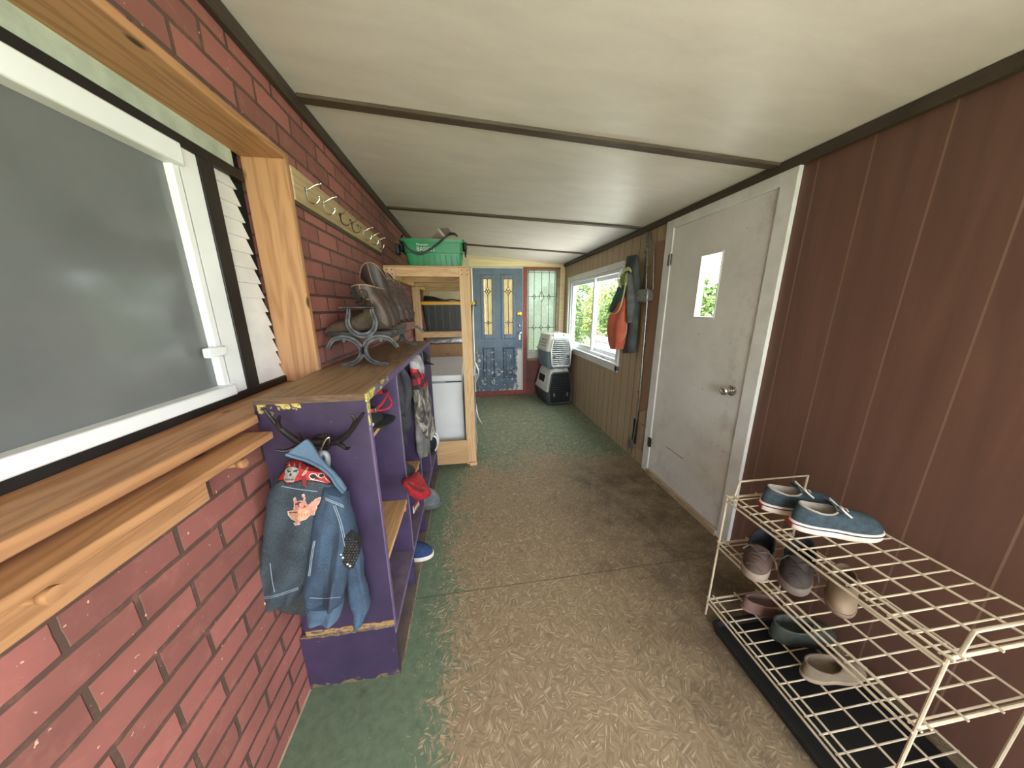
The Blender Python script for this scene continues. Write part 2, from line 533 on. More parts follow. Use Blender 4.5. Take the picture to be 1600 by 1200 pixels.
m_lead = M('leading', (52, 52, 46), (36, 36, 32), 0.6)
m_bevelglass = glassmat('bevelled_clear_glass', (1, 1, 1), 0.15, 0.02)
m_greyglass = M('dark_reflecting_window_glass', (112, 114, 114), (96, 98, 98), 0.12, scale=2)
m_chrome = M('chrome', (222, 220, 216), (200, 198, 194), 0.16, 1.0)
m_brass = M('brass', (214, 172, 84), (190, 146, 62), 0.28, 1.0)
m_steel = M('dull_steel', (150, 150, 148), (112, 112, 110), 0.42, 0.9, scale=40)
m_grass = M('lawn', (122, 140, 84), (96, 118, 66), 0.9, scale=8)

# ------------------------------------------------------------------ the room
def sbox(name, dims, mat, parent=None, bevel=0):
    o = MB().box(*dims).build(name, mat, parent, bevel=bevel)
    if parent is None: o['kind'] = 'structure'
    return o
XL, XR, YB, Y0 = -0.688, 1.596, 5.13, -1.7
def zc(x): return 2.345 + (x - XL) * (2.174 - 2.345) / (XR - XL)

g = MB().box(-14, 30, -14, 40, -0.5, -0.2).build('ground', m_grass); g['kind'] = 'structure'
sbox('bounce_slab', (1.71, 4.3, -4, 9.0, -0.5, -0.17), M('pale_bounce_concrete', (216, 212, 204), (200, 196, 188), .9, scale=4))  # added slab that reflects sunlight into the room
sbox('floor', (-0.95, 1.72, Y0 - 0.1, 5.25, -0.12, 0.0), m_floor)
o = MB().box(XL, XL + .005, Y0, .99, 0, .005).build('light_line_left', M('pale_light_strip', (186, 168, 140), None, .7)); o['kind'] = 'structure'  # pale strip painted as the line of light along the wall foot
c = MB()
c.hexa([(-1.0, Y0 - .1, zc(-1.0)), (1.75, Y0 - .1, zc(1.75)), (1.75, 5.5, zc(1.75)), (-1.0, 5.5, zc(-1.0)),
        (-1.0, Y0 - .1, 2.52), (1.75, Y0 - .1, 2.42), (1.75, 5.5, 2.42), (-1.0, 5.5, 2.52)])
o = c.build('ceiling', m_ceil); o['kind'] = 'structure'

w = MB()
w.box(-0.95, XL, Y0, YB, 0, 1.138); w.box(-0.95, XL, Y0, YB, 2.066, 2.342); w.box(-0.95, XL, 1.478, YB, 1.138, 2.066); w.box(-0.95, XL, Y0, -0.62, 1.138, 2.066)
o = w.build('wall_left', m_brick, recalc=True); o['kind'] = 'structure'

w = MB()
for (a, b, z0, z1, mi) in [(Y0, -1.45, 0, 2.172, 1), (-1.45, -.15, 0, .82, 1), (-1.45, -.15, 2.0, 2.172, 1), (-.15, 1.44, 0, 2.172, 1), (1.44, 1.52, 0, 2.172, 1), (1.52, 2.345, 2.072, 2.172, 0), (1.52, 2.345, -0.02, 0.03, 0), (2.345, 3.15, 0, 2.172, 0),
                           (3.15, 4.83, 0, 0.876, 0), (3.15, 4.83, 1.88, 2.172, 0), (4.83, YB, 0, 2.172, 0)]:
    w.box(XR, 1.69, a, b, z0, z1, mi)
o = w.build('wall_right', [m_tan, m_rust]); o['kind'] = 'structure'

w = MB()
w.box(-0.95, 0.055, YB, 5.23, 0, 2.34); w.box(0.055, 1.70, YB, 5.23, 2.115, 2.30); w.box(1.475, 1.70, YB, 5.23, 0, 2.115)
o = w.build('wall_back', M('cream_wall_paint', (226, 212, 182), (214, 198, 166), 0.6, scale=4)); o['kind'] = 'structure'
w = MB()
w.box(-0.95, -0.45, Y0 - .1, Y0, 0, 2.34); w.box(1.45, 1.70, Y0 - .1, Y0, 0, 2.17); w.box(-0.45, 1.45, Y0 - .1, Y0, 2.08, 2.18)
o = w.build('wall_front', M('plain_wall_paint', (200, 190, 172), None, 0.6)); o['kind'] = 'structure'

# header board and corner board of the end wall
hd = MB().add([(0.03, 5.118, 2.12), (1.50, 5.118, 2.12), (1.50, 5.118, 2.165), (0.03, 5.118, 2.245), (0.03, 5.13, 2.12), (1.50, 5.13, 2.12), (1.50, 5.13, 2.165), (0.03, 5.13, 2.245)],
              [(0, 1, 2, 3), (7, 6, 5, 4), (0, 4, 5, 1), (3, 2, 6, 7), (0, 3, 7, 4), (1, 5, 6, 2)]).build('trim_1', m_creamwood, bevel=.002); hd['kind'] = 'structure'
sbox('trim_2', (1.51, 1.592, 5.10, 5.13, 0.0, 2.16), m_creamwood, bevel=.003)
# crown strips and battens
o = MB().box(-0.688, -0.666, Y0, YB, 2.283, 2.338).build('trim_3', m_dark_trim, bevel=.003); o['kind'] = 'structure'
o = MB().box(1.566, 1.596, Y0, YB, 2.128, 2.174).build('trim_4', m_dark_trim, bevel=.003); o['kind'] = 'structure'
for n, (ya, yb) in enumerate([(-.02, -.06), (1.63, 1.56), (3.06, 2.80), (4.40, 4.12)]):
    b_ = MB(); h = 0.026; d = 0.014
    xa, xb = XL + .02, XR - .028
    b_.hexa([(xa, ya - h, zc(xa) - d), (xb, yb - h, zc(xb) - d), (xb, yb + h, zc(xb) - d), (xa, ya + h, zc(xa) - d),
             (xa, ya - h, zc(xa) + .002), (xb, yb - h, zc(xb) + .002), (xb, yb + h, zc(xb) + .002), (xa, ya + h, zc(xa) + .002)])
    o = b_.build('trim_%d' % (5 + n), m_batten, bevel=.002); o['kind'] = 'structure'

# ---- window_1: white sliding window in the right wall
win = struct('window_1', (1.596, 3.97, 0.87))
def part(name, mb, mat, parent, **k): return mb.build(name, mat, parent, **k)
cs = MB()
cs.box(1.578, 1.60, 3.075, 4.915, 1.885, 1.945); cs.box(1.578, 1.60, 3.075, 3.135, 0.80, 1.885); cs.box(1.578, 1.60, 4.845, 4.905, 0.88, 1.885)
part('casing', cs, m_white, win, bevel=.004)
st = MB(); st.box(1.555, 1.69, 3.06, 4.92, 0.862, 0.884); st.box(1.578, 1.60, 3.075, 4.905, 0.79, 0.862)
part('sill', st, m_white, win, bevel=.004)
fr = MB()
fr.box(1.60, 1.69, 3.135, 3.17, .884, 1.885); fr.box(1.60, 1.69, 4.80, 4.845, .884, 1.885); fr.box(1.60, 1.69, 3.17, 4.80, 1.845, 1.885); fr.box(1.60, 1.69, 3.17, 4.80, .884, .92)
part('window_frame', fr, m_vinyl, win, bevel=.003)
def sash(y0, y1, x0, x1, z0=.92, z1=1.845, b=.045):
    s = MB(); s.box(x0, x1, y0, y0 + b, z0, z1); s.box(x0, x1, y1 - b, y1, z0, z1); s.box(x0, x1, y0 + b, y1 - b, z0, z0 + b); s.box(x0, x1, y0 + b, y1 - b, z1 - b, z1)
    q = part('sash', s, m_vinyl, win, bevel=.003)
    part('pane', MB().box((x0 + x1) / 2 - .002, (x0 + x1) / 2 + .002, y0 + b, y1 - b, z0 + b, z1 - b), m_clear, q)
sash(3.17, 3.98, 1.655, 1.685); sash(3.92, 4.80, 1.62, 1.65)

# ---- window_2: cedar-framed opening in the brick wall with the house window and siding behind
win = struct('window_2', (-0.75, 0.43, 1.14))
jb = MB(); jb.box(-0.835, -0.678, 1.452, 1.480, 1.168, 2.068); part('jamb', jb, m_cedar_z, win, bevel=.003)
part('jamb', MB().box(-0.835, -0.678, -0.64, -0.612, 1.168, 2.068), m_cedar_z, win, bevel=.003)
part('head', MB().box(-0.835, -0.678, -0.612, 1.452, 2.042, 2.068), m_cedar_y, win, bevel=.003)
sl = MB(); sl.box(-0.835, -0.684, -0.612, 1.452, 1.140, 1.168); sl.box(-0.684, -0.655, -0.64, 0.985, 1.140, 1.168)
part('sill', sl, m_cedar_y, win, bevel=.004)
part('backing', MB().box(-0.95, -0.86, -0.64, 1.48, 1.14, 2.07), m_dark, win)
lap = MB(); z = 1.198
while z < 1.94:
    h = min(0.0545, 1.945 - z); ye = 1.452 - (z - 1.2) * .105; yt = ye - .012
    lap.hexa([(-0.86, 1.19, z), (-0.822, 1.19, z), (-0.822, ye, z), (-0.86, ye, z), (-0.86, 1.19, z + h), (-0.832, 1.19, z + h), (-0.832, yt, z + h), (-0.86, yt, z + h)])
    z += 0.0545
part('siding', lap, m_siding, win, flat=True)
part('siding_cap', MB().box(-0.86, -0.83, -0.6, 1.40, 1.985, 2.042), M('pale_green_strip', (196, 206, 190), None, .5), win)
bk = MB(); bk.box(-0.86, -0.812, 1.205, 1.268, 1.195, 1.945); bk.box(-0.86, -0.815, -0.6, 1.42, 1.945, 1.98); bk.box(-0.86, -0.815, -0.6, 1.452, 1.168, 1.197)
part('storm_frame', bk, m_black, win, bevel=.003)
vf = MB(); vf.box(-0.86, -0.815, 1.125, 1.205, 1.197, 1.945); vf.box(-0.86, -0.80, -0.6, 1.135, 1.885, 1.945); vf.box(-0.86, -0.80, -0.6, 1.135, 1.197, 1.235); vf.box(-0.86, -0.815, 1.105, 1.135, 1.235, 1.885)
q = part('window_frame', vf, m_vinyl, win, bevel=.004)
part('latch', MB().box(-0.815, -0.795, 1.05, 1.125, 1.335, 1.365), m_vinyl, q, bevel=.004)
part('pane', MB().box(-0.86, -0.835, -0.6, 1.105, 1.235, 1.885), m_greyglass, q)

# ---- door_2: white flush door in the right wall
dr = struct('door_2', (1.60, 1.93, 0.03))
cs = MB()
cs.box(1.574, 1.60, 2.345, 2.432, 0.0, 2.135); cs.box(1.574, 1.60, 1.437, 1.522, 0.0, 2.135); cs.box(1.574, 1.60, 1.522, 2.345, 2.066, 2.135)
part('casing', cs, M('white_casing_paint', (222, 221, 221), (206, 204, 202), .45, scale=9), dr, bevel=.003)
def door2_mat():
    t = NT('scuffed_white_door_paint', 0.42)
    x = t.xyz()
    c = t.ramp(t.noise(2.5, 5, .6), [(0.3, (204, 200, 197)), (0.7, (222, 220, 218))])
    e = t.step(x[1], -0.05, -0.40)
    low = t.step(x[2], 1.1, 0.1)
    n = t.noise(6, 6, .7)
    c = t.mix(t.math('MULTIPLY', t.math('MULTIPLY', t.step(n, .45, .7), t.math('MAXIMUM', e, t.math('MULTIPLY', low, .6))), 0.5), c, (158, 146, 130))
    c = t.mix(t.math('MULTIPLY', t.step(t.noise(40, 2), .735, .75), .5), c, (90, 82, 74))
    t.color(c); t.bump(t.noise(30, 3), .05, .003)
    return t.mat
sb = MB(); xa, xb = 1.584, 1.622
for (a, b, z0, z1) in [(1.528, 1.828, .045, 2.062), (2.025, 2.341, .045, 2.062), (1.828, 2.025, .045, 1.405), (1.828, 2.025, 1.825, 2.062)]:
    sb.box(xa, xb, a, b, z0, z1)
slab = part('slab', sb, door2_mat(), dr)
lf = MB(); lf.box(1.580, 1.625, 1.828, 1.838, 1.405, 1.825); lf.box(1.580, 1.625, 2.010, 2.025, 1.405, 1.825); lf.box(1.580, 1.625, 1.838, 2.010, 1.405, 1.417); lf.box(1.580, 1.625, 1.838, 2.010, 1.813, 1.825)
part('lite_frame', lf, m_white, slab, bevel=.002)
part('pane', MB().box(1.602, 1.606, 1.838, 2.010, 1.417, 1.813), m_clear, slab)
kn = MB().lathe((1.584, 1.60, 0.983), (-1, 0, 0), [(0, .033), (.006, .033), (.010, .027), (.014, .013), (.035, .012), (.04, .022), (.05, .028), (.062, .028), (.070, .022), (.074, .01), (.074, .001)], 24)
part('knob', kn, m_chrome, slab)
for z in (1.84, 0.30):
    h = MB(); h.cyl((1.572, 2.346, z - .045), (1.572, 2.346, z + .045), .007); h.box(1.571, 1.576, 2.325, 2.37, z - .04, z + .04)
    part('hinge', h, m_steel if z > 1 else M('dark_hinge_metal', (70, 62, 56), None, .5, .7), dr)
sc = MB(); sc.add([atx(p, 1.5835) for p in [(1040, 697), (1067, 716), (1067, 717.5), (1040, 698)]], [(0, 1, 2, 3)])
part('scratch', sc, M('scratch_grey', (120, 112, 104), None, .6), slab)
part('threshold', MB().box(1.560, 1.69, 1.522, 2.345, 0.0, 0.04), wood('worn_threshold', (176, 156, 130), (130, 112, 90), 'Y', knots=False), dr, bevel=.003)

# ---- door_1: blue entry door at the far end, with two leaded lights
def blue_mat():
    t = NT('chipped_blue_door_paint', 0.4)
    x = t.xyz()
    c = t.ramp(t.noise(6, 4), [(0.3, (74, 92, 112)), (0.7, (90, 108, 128))])
    low = t.step(x[2], 0.95, 0.55)
    c = t.mix(t.math('MULTIPLY', low, t.math('MULTIPLY', t.step(t.noise(7, 5, .7), .4, .65), .7)), c, (58, 66, 74))
    n = t.noise(17, 6, .72)
    chips = t.step(t.math('ADD', n, t.math('MULTIPLY', low, .08)), .665, .69)
    edge = t.step(t.math('ADD', x[0], t.math('MULTIPLY', t.math('SUBTRACT', n, .5), .22)), .285, .325)
    lowedge = t.math('MULTIPLY', edge, t.math('MULTIPLY', t.step(x[2], .76, .68), 1.0))
    corner = t.math('MULTIPLY', t.step(t.math('SUBTRACT', x[0], x[2]), .10, .24), t.step(n, .40, .52))
    c = t.mix(t.math('MAXIMUM', t.math('MULTIPLY', chips, low), t.math('MAXIMUM', lowedge, corner)), c, (214, 210, 204))
    t.color(c)
    return t.mat
m_blue = blue_mat()
dr = struct('door_1', (0.48, 5.15, 0.08))
sb = MB(); ya, yb = 5.112, 5.152
lites = [(0.215, 0.415), (0.545, 0.755)]
xs = [0.078, 0.215, 0.415, 0.545, 0.755, 0.878]
for a, b in [(0.078, 0.215), (0.415, 0.545), (0.755, 0.878)]: sb.box(a, b, ya, yb, .085, 2.095)
for a, b in lites: sb.box(a, b, ya, yb, .085, 1.02); sb.box(a, b, ya, yb, 1.97, 2.095)
slab = part('slab', sb, m_blue, dr)
for a, b in lites:
    m = MB(); e = .034
    for (p, q, r, s_) in [(a - .012, a + e, .985, 2.0), (b - e, b + .012, .985, 2.0), (a + e, b - e, .985, 1.02 + e), (a + e, b - e, 1.97 - e, 2.0)]:
        m.box(p, q, 5.098, 5.155, r, s_)
    fr = part('lite_frame', m, M('pale_blue_moulding', (112, 122, 140), (92, 102, 122), .45), slab, bevel=.006)
    part('pane', MB().box(a + e, b - e, 5.128, 5.134, 1.02 + e, 1.97 - e), m_amber, fr)
    cx = (a + b) / 2; l = MB(); yy = 5.119
    l.tube([(cx, yy, 1.05), (cx, yy, 1.70)], .006, 5); l.tube([(cx, yy, 1.80), (cx, yy, 1.94)], .006, 5)
    for z in (1.25, 1.745):
        l.tube([(a + e, yy, z), (cx - .03, yy, z)], .006, 5); l.tube([(cx + .03, yy, z), (b - e, yy, z)], .006, 5)
    for z, r, h in ((1.25, .022, .035), (1.745, .038, .075)):
        l.tube([(cx - r, yy, z), (cx, yy, z + h), (cx + r, yy, z), (cx, yy, z - h)], .007, 5, closed=True)
    l.tube([(cx - .019, yy, 1.745 + .037), (cx + .019, yy, 1.745 - .037)], .006, 5); l.tube([(cx + .019, yy, 1.745 + .037), (cx - .019, yy, 1.745 - .037)], .006, 5)
    part('leading', l, m_lead, fr)
for a, b in ((0.21, 0.41), (0.55, 0.75)):
    m = MB()
    rings = [[(a + d, y, .30 + d), (b - d, y, .30 + d), (b - d, y, .84 - d), (a + d, y, .84 - d)] for d, y in ((0, 5.1125), (.012, 5.098), (.030, 5.106), (.045, 5.106), (.065, 5.099))]
    m.loft(rings, 0, False, True)
    part('raised_panel', m, m_blue, slab, flat=True)
part('rose', MB().lathe((0.826, 5.112, 1.392), (0, -1, 0), [(0, .043), (.006, .042), (.010, .034), (.012, .012), (.013, .001)], 24), m_brass, slab)
part('deadbolt', MB().lathe((0.836, 5.112, 1.20), (0, -1, 0), [(0, .026), (.012, .026), (.018, .02), (.03, .01), (.03, .001)], 18), m_chrome, slab)
hs = MB().lathe((0.838, 5.112, 1.075), (0, -1, 0), [(0, .028), (.01, .026), (.03, .012), (.045, .024), (.06, .024), (.066, .01), (.066, .001)], 18)
hs.box(.822, .854, 5.104, 5.112, .96, 1.06)
part('handle', hs, m_chrome, slab)
jm = MB(); jm.box(0.055, 0.075, 5.105, 5.20, 0.08, 2.115); jm.box(0.075, 0.882, 5.105, 5.20, 2.098, 2.115); jm.box(0.882, 0.895, 5.105, 5.20, 0.08, 2.115)
part('jamb', jm, m_white, dr, bevel=.002)
rp = MB(); rp.box(0.895, 0.955, 5.09, 5.20, 0.0, 2.118); rp.box(0.03, 0.895, 5.095, 5.20, 0.0, 0.078)
rp.box(0.955, 1.51, 5.095, 5.13, 2.09, 2.118)
part('frame', rp, m_redwood, dr, bevel=.004)
# ---- window_3: leaded sidelight beside the blue door
win = struct('window_3', (1.21, 5.15, 0.62))
sd = MB(); sd.box(0.955, 0.972, 5.105, 5.19, .62, 2.09); sd.box(1.455, 1.51, 5.10, 5.19, 0.0, 2.09); sd.box(0.972, 1.455, 5.105, 5.19, 2.07, 2.09); sd.box(0.972, 1.455, 5.105, 5.19, .60, .635)
part('window_frame', sd, M('weathered_frame', (150, 128, 104), (120, 100, 82), .6), win, bevel=.003)
part('pane', MB().box(0.972, 1.455, 5.142, 5.148, .78, 2.07), m_obscure, win)
part('lower_board', MB().box(0.972, 1.455, 5.13, 5.15, .635, .78), M('grey_white_board', (206, 206, 196), None, .6), win)
part('kick_panel', MB().box(0.955, 1.455, 5.115, 5.19, 0.0, .60), m_redpanel, win)
l = MB(); yy = 5.137; xs = [1.085, 1.21, 1.335]
for z in (1.16, 1.665): l.tube([(.972, yy, z), (1.455, yy, z)], .0045, 5)
l.tube([(.972, yy, 2.04), (1.455, yy, 2.04)], .0045, 5); l.tube([(1.43, yy, .78), (1.43, yy, 2.07)], .0045, 5); l.tube([(.99, yy, .78), (.99, yy, 2.07)], .0045, 5)
dm = MB()
for x in xs:
    l.tube([(x, yy, .78), (x, yy, 2.07)], .0045, 5)
    for z in (1.16, 1.665):
        r, h = (.042, .085) if (x == 1.21 and z > 1.5) else (.026, .045)
        l.tube([(x - r, yy, z), (x, yy, z + h), (x + r, yy, z), (x, yy, z - h)], .0055, 5, closed=True)
        dm.add([(x - r, yy + .002, z), (x, yy + .002, z + h), (x + r, yy + .002, z), (x, yy + .002, z - h), (x, yy - .004, z)], [(0, 4, 1), (1, 4, 2), (2, 4, 3), (3, 4, 0)])
part('leading', l, m_lead, win)
part('bevel', dm, m_bevelglass, win, flat=True)

# ------------------------------------------------------------------ left side: hook board, peg shelf, cubby, antlers
m_board = wood('weathered_board', (190, 166, 128), (158, 134, 98), 'Y', 0.6, seed=9)
m_wire = M('nickel_wire', (206, 204, 198), (170, 168, 160), 0.25, 1.0)
m_bronze = M('dark_bronze_wire', (92, 78, 62), (64, 54, 44), 0.3, 1.0)
t = thing('hook_board', 'pale wooden board of wire coat hooks fixed high on the brick wall', 'coat hooks', (-0.68, 2.11, 1.97))
bd = MB(); bd.hexa([(-.688, 1.482, 1.912), (-.674, 1.482, 1.912), (-.674, 2.76, 1.918), (-.688, 2.76, 1.918), (-.688, 1.482, 2.036), (-.674, 1.482, 2.036), (-.674, 2.76, 2.024), (-.688, 2.76, 2.024)])
part('backboard', bd, m_board, t, bevel=.003)
part('ledge_strip', MB().box(-.688, -.680, 1.482, 2.76, 1.895, 1.912), m_batten, t)
for k, y in enumerate((1.575, 1.735, 1.935, 2.105, 2.31, 2.47, 2.62)):
    h = MB(); x = -.674; dk = k in (2, 3)
    h.tube(spline([(x, y, 1.975), (x + .02, y, 1.985), (x + .045, y + .003, 2.0), (x + .062, y + .005, 2.004)], 10), .003, 7)
    h.tube(spline([(x + .006, y, 1.985), (x + .004, y, 1.955), (x + .012, y, 1.932), (x + .034, y, 1.926), (x + .05, y, 1.94), (x + .052, y, 1.952)], 16), .003, 7)
    h.ball((x + .063, y + .005, 2.005), .005, 8); h.ball((x + .052, y, 1.953), .006, 8)
    h.cyl((x, y, 1.978), (x + .006, y, 1.978), .009)
    part('hook', h, m_bronze if dk else m_wire, t)

t = thing('peg_shelf', 'narrow cedar shelf with a peg rail under the left window', 'shelf', (-.66, .2, 1.1))
part('shelf_board', MB().box(-.688, -.598, -.6, .945, 1.104, 1.126), m_cedar_y, t, bevel=.003)
part('peg_rail', MB().box(-.688, -.668, -.6, .78, 1.012, 1.104), m_cedar_y, t, bevel=.003)
for y in (.05, .45, .845):
    part('peg', MB().lathe((-.687, y, 1.068), (1, 0, .10), [(0, .008), (.03, .008), (.050, .008), (.054, .012), (.064, .0135), (.069, .012), (.070, .001)], 16), m_cedar_y, t)

# ---- purple cubby unit
PUR, PUR2, YEL = (62, 49, 78), (48, 38, 62), (204, 184, 104)
m_pur = chipped('chipped_purple_side_paint', PUR, PUR2, YEL, [(2, 1.196, .075), (0, .168, .006)], 34, gate=(0, .03, -.07))
m_purbase = chipped('purple_base_paint', PUR, PUR2, (120, 103, 80), [(2, 0.0, .045), (2, .262, .02)], 30)
m_puredge = M('purple_edge_paint', (128, 112, 140), (96, 80, 112), .5, scale=40)
m_purin = M('purple_inside_paint', (70, 56, 90), (56, 45, 74), .5, scale=9)
m_purtop = M('scuffed_purple_board', (112, 98, 110), (88, 74, 92), .6, scale=16)
m_yeledge = chipped('yellow_chipped_edge_paint', (100, 82, 120), (84, 66, 104), (214, 200, 104), [(1, -.78, .50)], 26)
m_topwood = wood('worn_brown_plywood_top', (152, 122, 93), (106, 82, 60), 'Y', 0.45, False, .55, 12, seed=11)
m_shelfwood = wood('bare_shelf_board', (206, 166, 116), (176, 134, 88), 'Y', .6, False, seed=12)
CY0, CY1, CXF, CXB = 1.0, 2.655, -.34, -.672
t = thing('cubby_unit', 'chipped purple wooden cubby unit with open bays against the brick wall', 'cubby shelf', (-.5, 1.80, 0))
tp = MB()
tp.hexa([(-.662, .992, 1.196), (CXF, .992, 1.196), (CXF, CY1, 1.196), (-.686, CY1, 1.196), (-.662, .992, 1.218), (CXF, .992, 1.218), (CXF, CY1, 1.218), (-.686, CY1, 1.218)])
part('top_board', tp, m_topwood, t, bevel=.003)
part('front_edge', MB().box(-.662, CXF, .9885, .992, 1.196, 1.2175), M('worn_plywood_edge', (116, 90, 68), (78, 58, 44), .8, scale=30, stretch=(1, 1, 8)), t)
part('top_edge', MB().box(CXF, CXF + .006, .992, CY1, 1.190, 1.217), m_yeledge, t)
part('side_panel', MB().box(-.664, CXF, CY0, 1.019, .284, 1.196), m_pur, t, bevel=.002)
part('side_edge', MB().box(CXF, CXF + .0045, CY0 + .001, 1.018, .24, 1.19), chipped('side_edge_paint', (110, 92, 128), (92, 74, 110), (214, 200, 110), [(2, 1.18, .22)], 30), t)
part('base_side', MB().box(-.688, CXF, .994, 1.019, 0.0, .262), m_purbase, t, bevel=.002)
def strip_mat():
    q = NT('splintered_seam', .75)
    q.color(q.ramp(q.noise(26, 6, .7, q.mapping((1, 1, 3))), [(.42, (70, 52, 86)), (.5, (164, 134, 78)), (.58, (130, 98, 66)), (.72, (92, 68, 50))])); q.bump(q.noise(40, 5), .5, .006)
    return q.mat
part('seam_strip', MB().box(-.664, CXF, .998, 1.019, .258, .286), strip_mat(), t)
part('side_panel', MB().box(CXB, CXF, 2.637, CY1, 0, 1.196), m_purin, t, bevel=.002)
part('back_panel', MB().box(-.684, CXB, 1.019, 2.637, .0, 1.196), m_purin, t)
DIV = (1.412, 1.822, 2.222)
for y in DIV:
    d = part('divider', MB().box(CXB, CXF, y, y + .018, .235, 1.196), m_purin, t)
    part('divider_edge', MB().box(CXF, CXF + .003, y + .001, y + .017, .235, 1.19), m_puredge, d)
    part('base_divider', MB().box(CXB, CXF - .004, y, y + .018, .018, .217), m_purin, t)
part('bench_board', MB().box(CXB, CXF, 1.019, 2.637, .217, .237), m_purtop, t)
part('bench_edge', MB().box(CXF, CXF + .004, 1.0, 2.655, .216, .238), m_puredge, t)
part('base_board', MB().box(CXB, CXF + .006, 1.019, 2.637, 0.0, .018), chipped('worn_base_board', (112, 98, 92), (88, 76, 72), (166, 142, 104), [(0, .166, .008)], 30), t)
bays = [(1.019, DIV[0]), (DIV[0] + .018, DIV[1]), (DIV[1] + .018, DIV[2]), (DIV[2] + .018, 2.637)]
for k, (a, b) in enumerate(bays):
    part('lower_shelf', MB().box(CXB, -.345, a, b, .528, .546), m_shelfwood, t, bevel=.0015)
    part('cleat', MB().box(-.46, -.352, b - .02, b, .49, .528), m_shelfwood, t)
    part('upper_shelf', MB().box(CXB, -.392, a, b, .984, 1.000), m_shelfwood, t, bevel=.0015)
# ---- antler rack on the cubby's end
m_iron = M('cast_black_iron', (62, 56, 54), (44, 40, 39), .38, .6, scale=30)
t = thing('antler_rack', 'dark metal antler shaped coat rack on the purple cubby end', 'coat rack', (-.48, .99, 1.09))
def A(px, py, y=.955): return aty((px, py), y)
mn = MB()
def taper(pts, r0, r1, n=18, m=mn, k=10):
    P = spline(pts, n)
    m.tube(P, [r0 + (r1 - r0) * (i / (n - 1)) ** 1.3 for i in range(n)], k)
taper([A(506, 690, .975), A(482, 692, .965), A(462, 687, .95), A(441, 672, .93), A(425, 655, .915), A(413, 640, .905)], .0125, .004)
taper([A(436, 668, .925), A(434, 660, .918), A(437, 650, .91)], .008, .003)
taper([A(474, 690, .955), A(469, 684, .94), A(467, 677, .93)], .007, .004)
taper([A(472, 694, .962), A(458, 701, .945), A(444, 705, .935), A(431, 703, .928)], .008, .003)
part('antler', mn, m_iron, t)
mn = MB()
taper([A(502, 690, .975), A(520, 691, .965), A(535, 685, .955), A(549, 672, .94), A(560, 657, .925), A(568, 645, .915)], .0125, .004, m=mn)
taper([A(551, 668, .938), A(555, 657, .93), A(549, 648, .922)], .008, .003, m=mn)
taper([A(509, 692, .96), A(510, 684, .945), A(508, 677, .938)], .007, .004, m=mn)
taper([A(527, 691, .96), A(536, 697, .945), A(541, 701, .938), A(547, 699, .93)], .008, .003, m=mn)
part('antler', mn, m_iron, t)
pl = MB().lathe((A(504, 691, .999).x, .9995, A(504, 691, .999).z), (0, -1, 0), [(0, .03), (.008, .03), (.014, .022), (.03, .014), (.03, .001)], 20)
part('mount', pl, m_iron, t)

# ---- denim jacket
def denim(name, light, dark):
    q = NT(name, .85)
    c = q.ramp(q.noise(7, 4, .6), [(.32, dark), (.7, light)])
    w = q.noise(1, 2, .5, q.mapping((500, 500, 160)))
    c = q.mix(q.math('MULTIPLY', q.step(w, .4, .7), .13), c, (126, 142, 158))
    q.color(c); q.bump(w, .25, .001)
    return q.mat
m_den = denim('faded_denim', (58, 80, 106), (30, 44, 64))
m_den_d = denim('shaded_body_denim', (54, 65, 76), (30, 38, 47))  # body denim darker than the sleeve, shade away from the right painted in
m_den_l = denim('light_denim', (80, 102, 126), (54, 74, 98))
m_seam = M('pale_stitching', (150, 166, 180), None, .8)
JY = .925
t = thing('denim_jacket', 'faded blue denim jacket with a red flame skull patch hanging from the antler rack', 'jacket', (-.53, .93, 1.08))
body_rows = [(A(458, 722, JY), A(506, 735, JY), .022), (A(434, 745, JY), A(528, 764, JY), .036), (A(424, 775, JY), A(534, 790, JY), .046), (A(416, 820, JY), A(538, 832, JY), .050),
             (A(410, 870, JY), A(520, 872, JY), .050), (A(403, 912, JY), A(492, 896, JY), .048), (A(400, 934, JY), A(480, 912, JY), .046), (A(400, 951, JY), A(474, 924, JY), .042)]
body = garment(body_rows, (0, -1, 0), 60, 56, .22, 6, 1)
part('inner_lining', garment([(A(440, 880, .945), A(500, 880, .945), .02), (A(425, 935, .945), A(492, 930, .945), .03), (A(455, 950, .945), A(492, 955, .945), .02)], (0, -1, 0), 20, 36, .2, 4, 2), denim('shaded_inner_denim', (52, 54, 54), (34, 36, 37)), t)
bvh = BVHTree.FromPolygons(body.v, body.f)
part('body', body, m_den_d, t)
sleeve = garment([(A(506, 758, .905), A(540, 772, .905), .03), (A(496, 800, .90), A(548, 808, .90), .042), (A(488, 845, .895), A(548, 850, .895), .044), (A(481, 890, .89), A(544, 895, .89), .042), (A(478, 925, .89), A(538, 928, .89), .038), (A(480, 942, .89), A(535, 941, .89), .036)], (0, -1, 0), 44, 44, .3, 5, 3)
part('sleeve', sleeve, m_den, t)
sl_bvh = BVHTree.FromPolygons(sleeve.v, sleeve.f)
cuff = garment([(A(479, 938, .89), A(536, 937, .89), .040), (A(481, 950, .89), A(535, 949, .89), .041), (A(484, 964, .89), A(531, 961, .89), .040)], (0, -1, 0), 12, 40, .18, 5, 3, .002)
part('cuff', cuff, m_den_l, t)
s2 = garment([(A(528, 768, .945), A(547, 772, .945), .02), (A(530, 815, .94), A(555, 828, .94), .03), (A(538, 865, .94), A(566, 876, .94), .032), (A(546, 915, .94), A(575, 930, .94), .03), (A(549, 945, .94), A(576, 950, .94), .028), (A(557, 976, .94), A(566, 972, .94), .022)], (0, -1, 0), 40, 40, .3, 4, 8)
part('front_panel', s2, m_den, t)
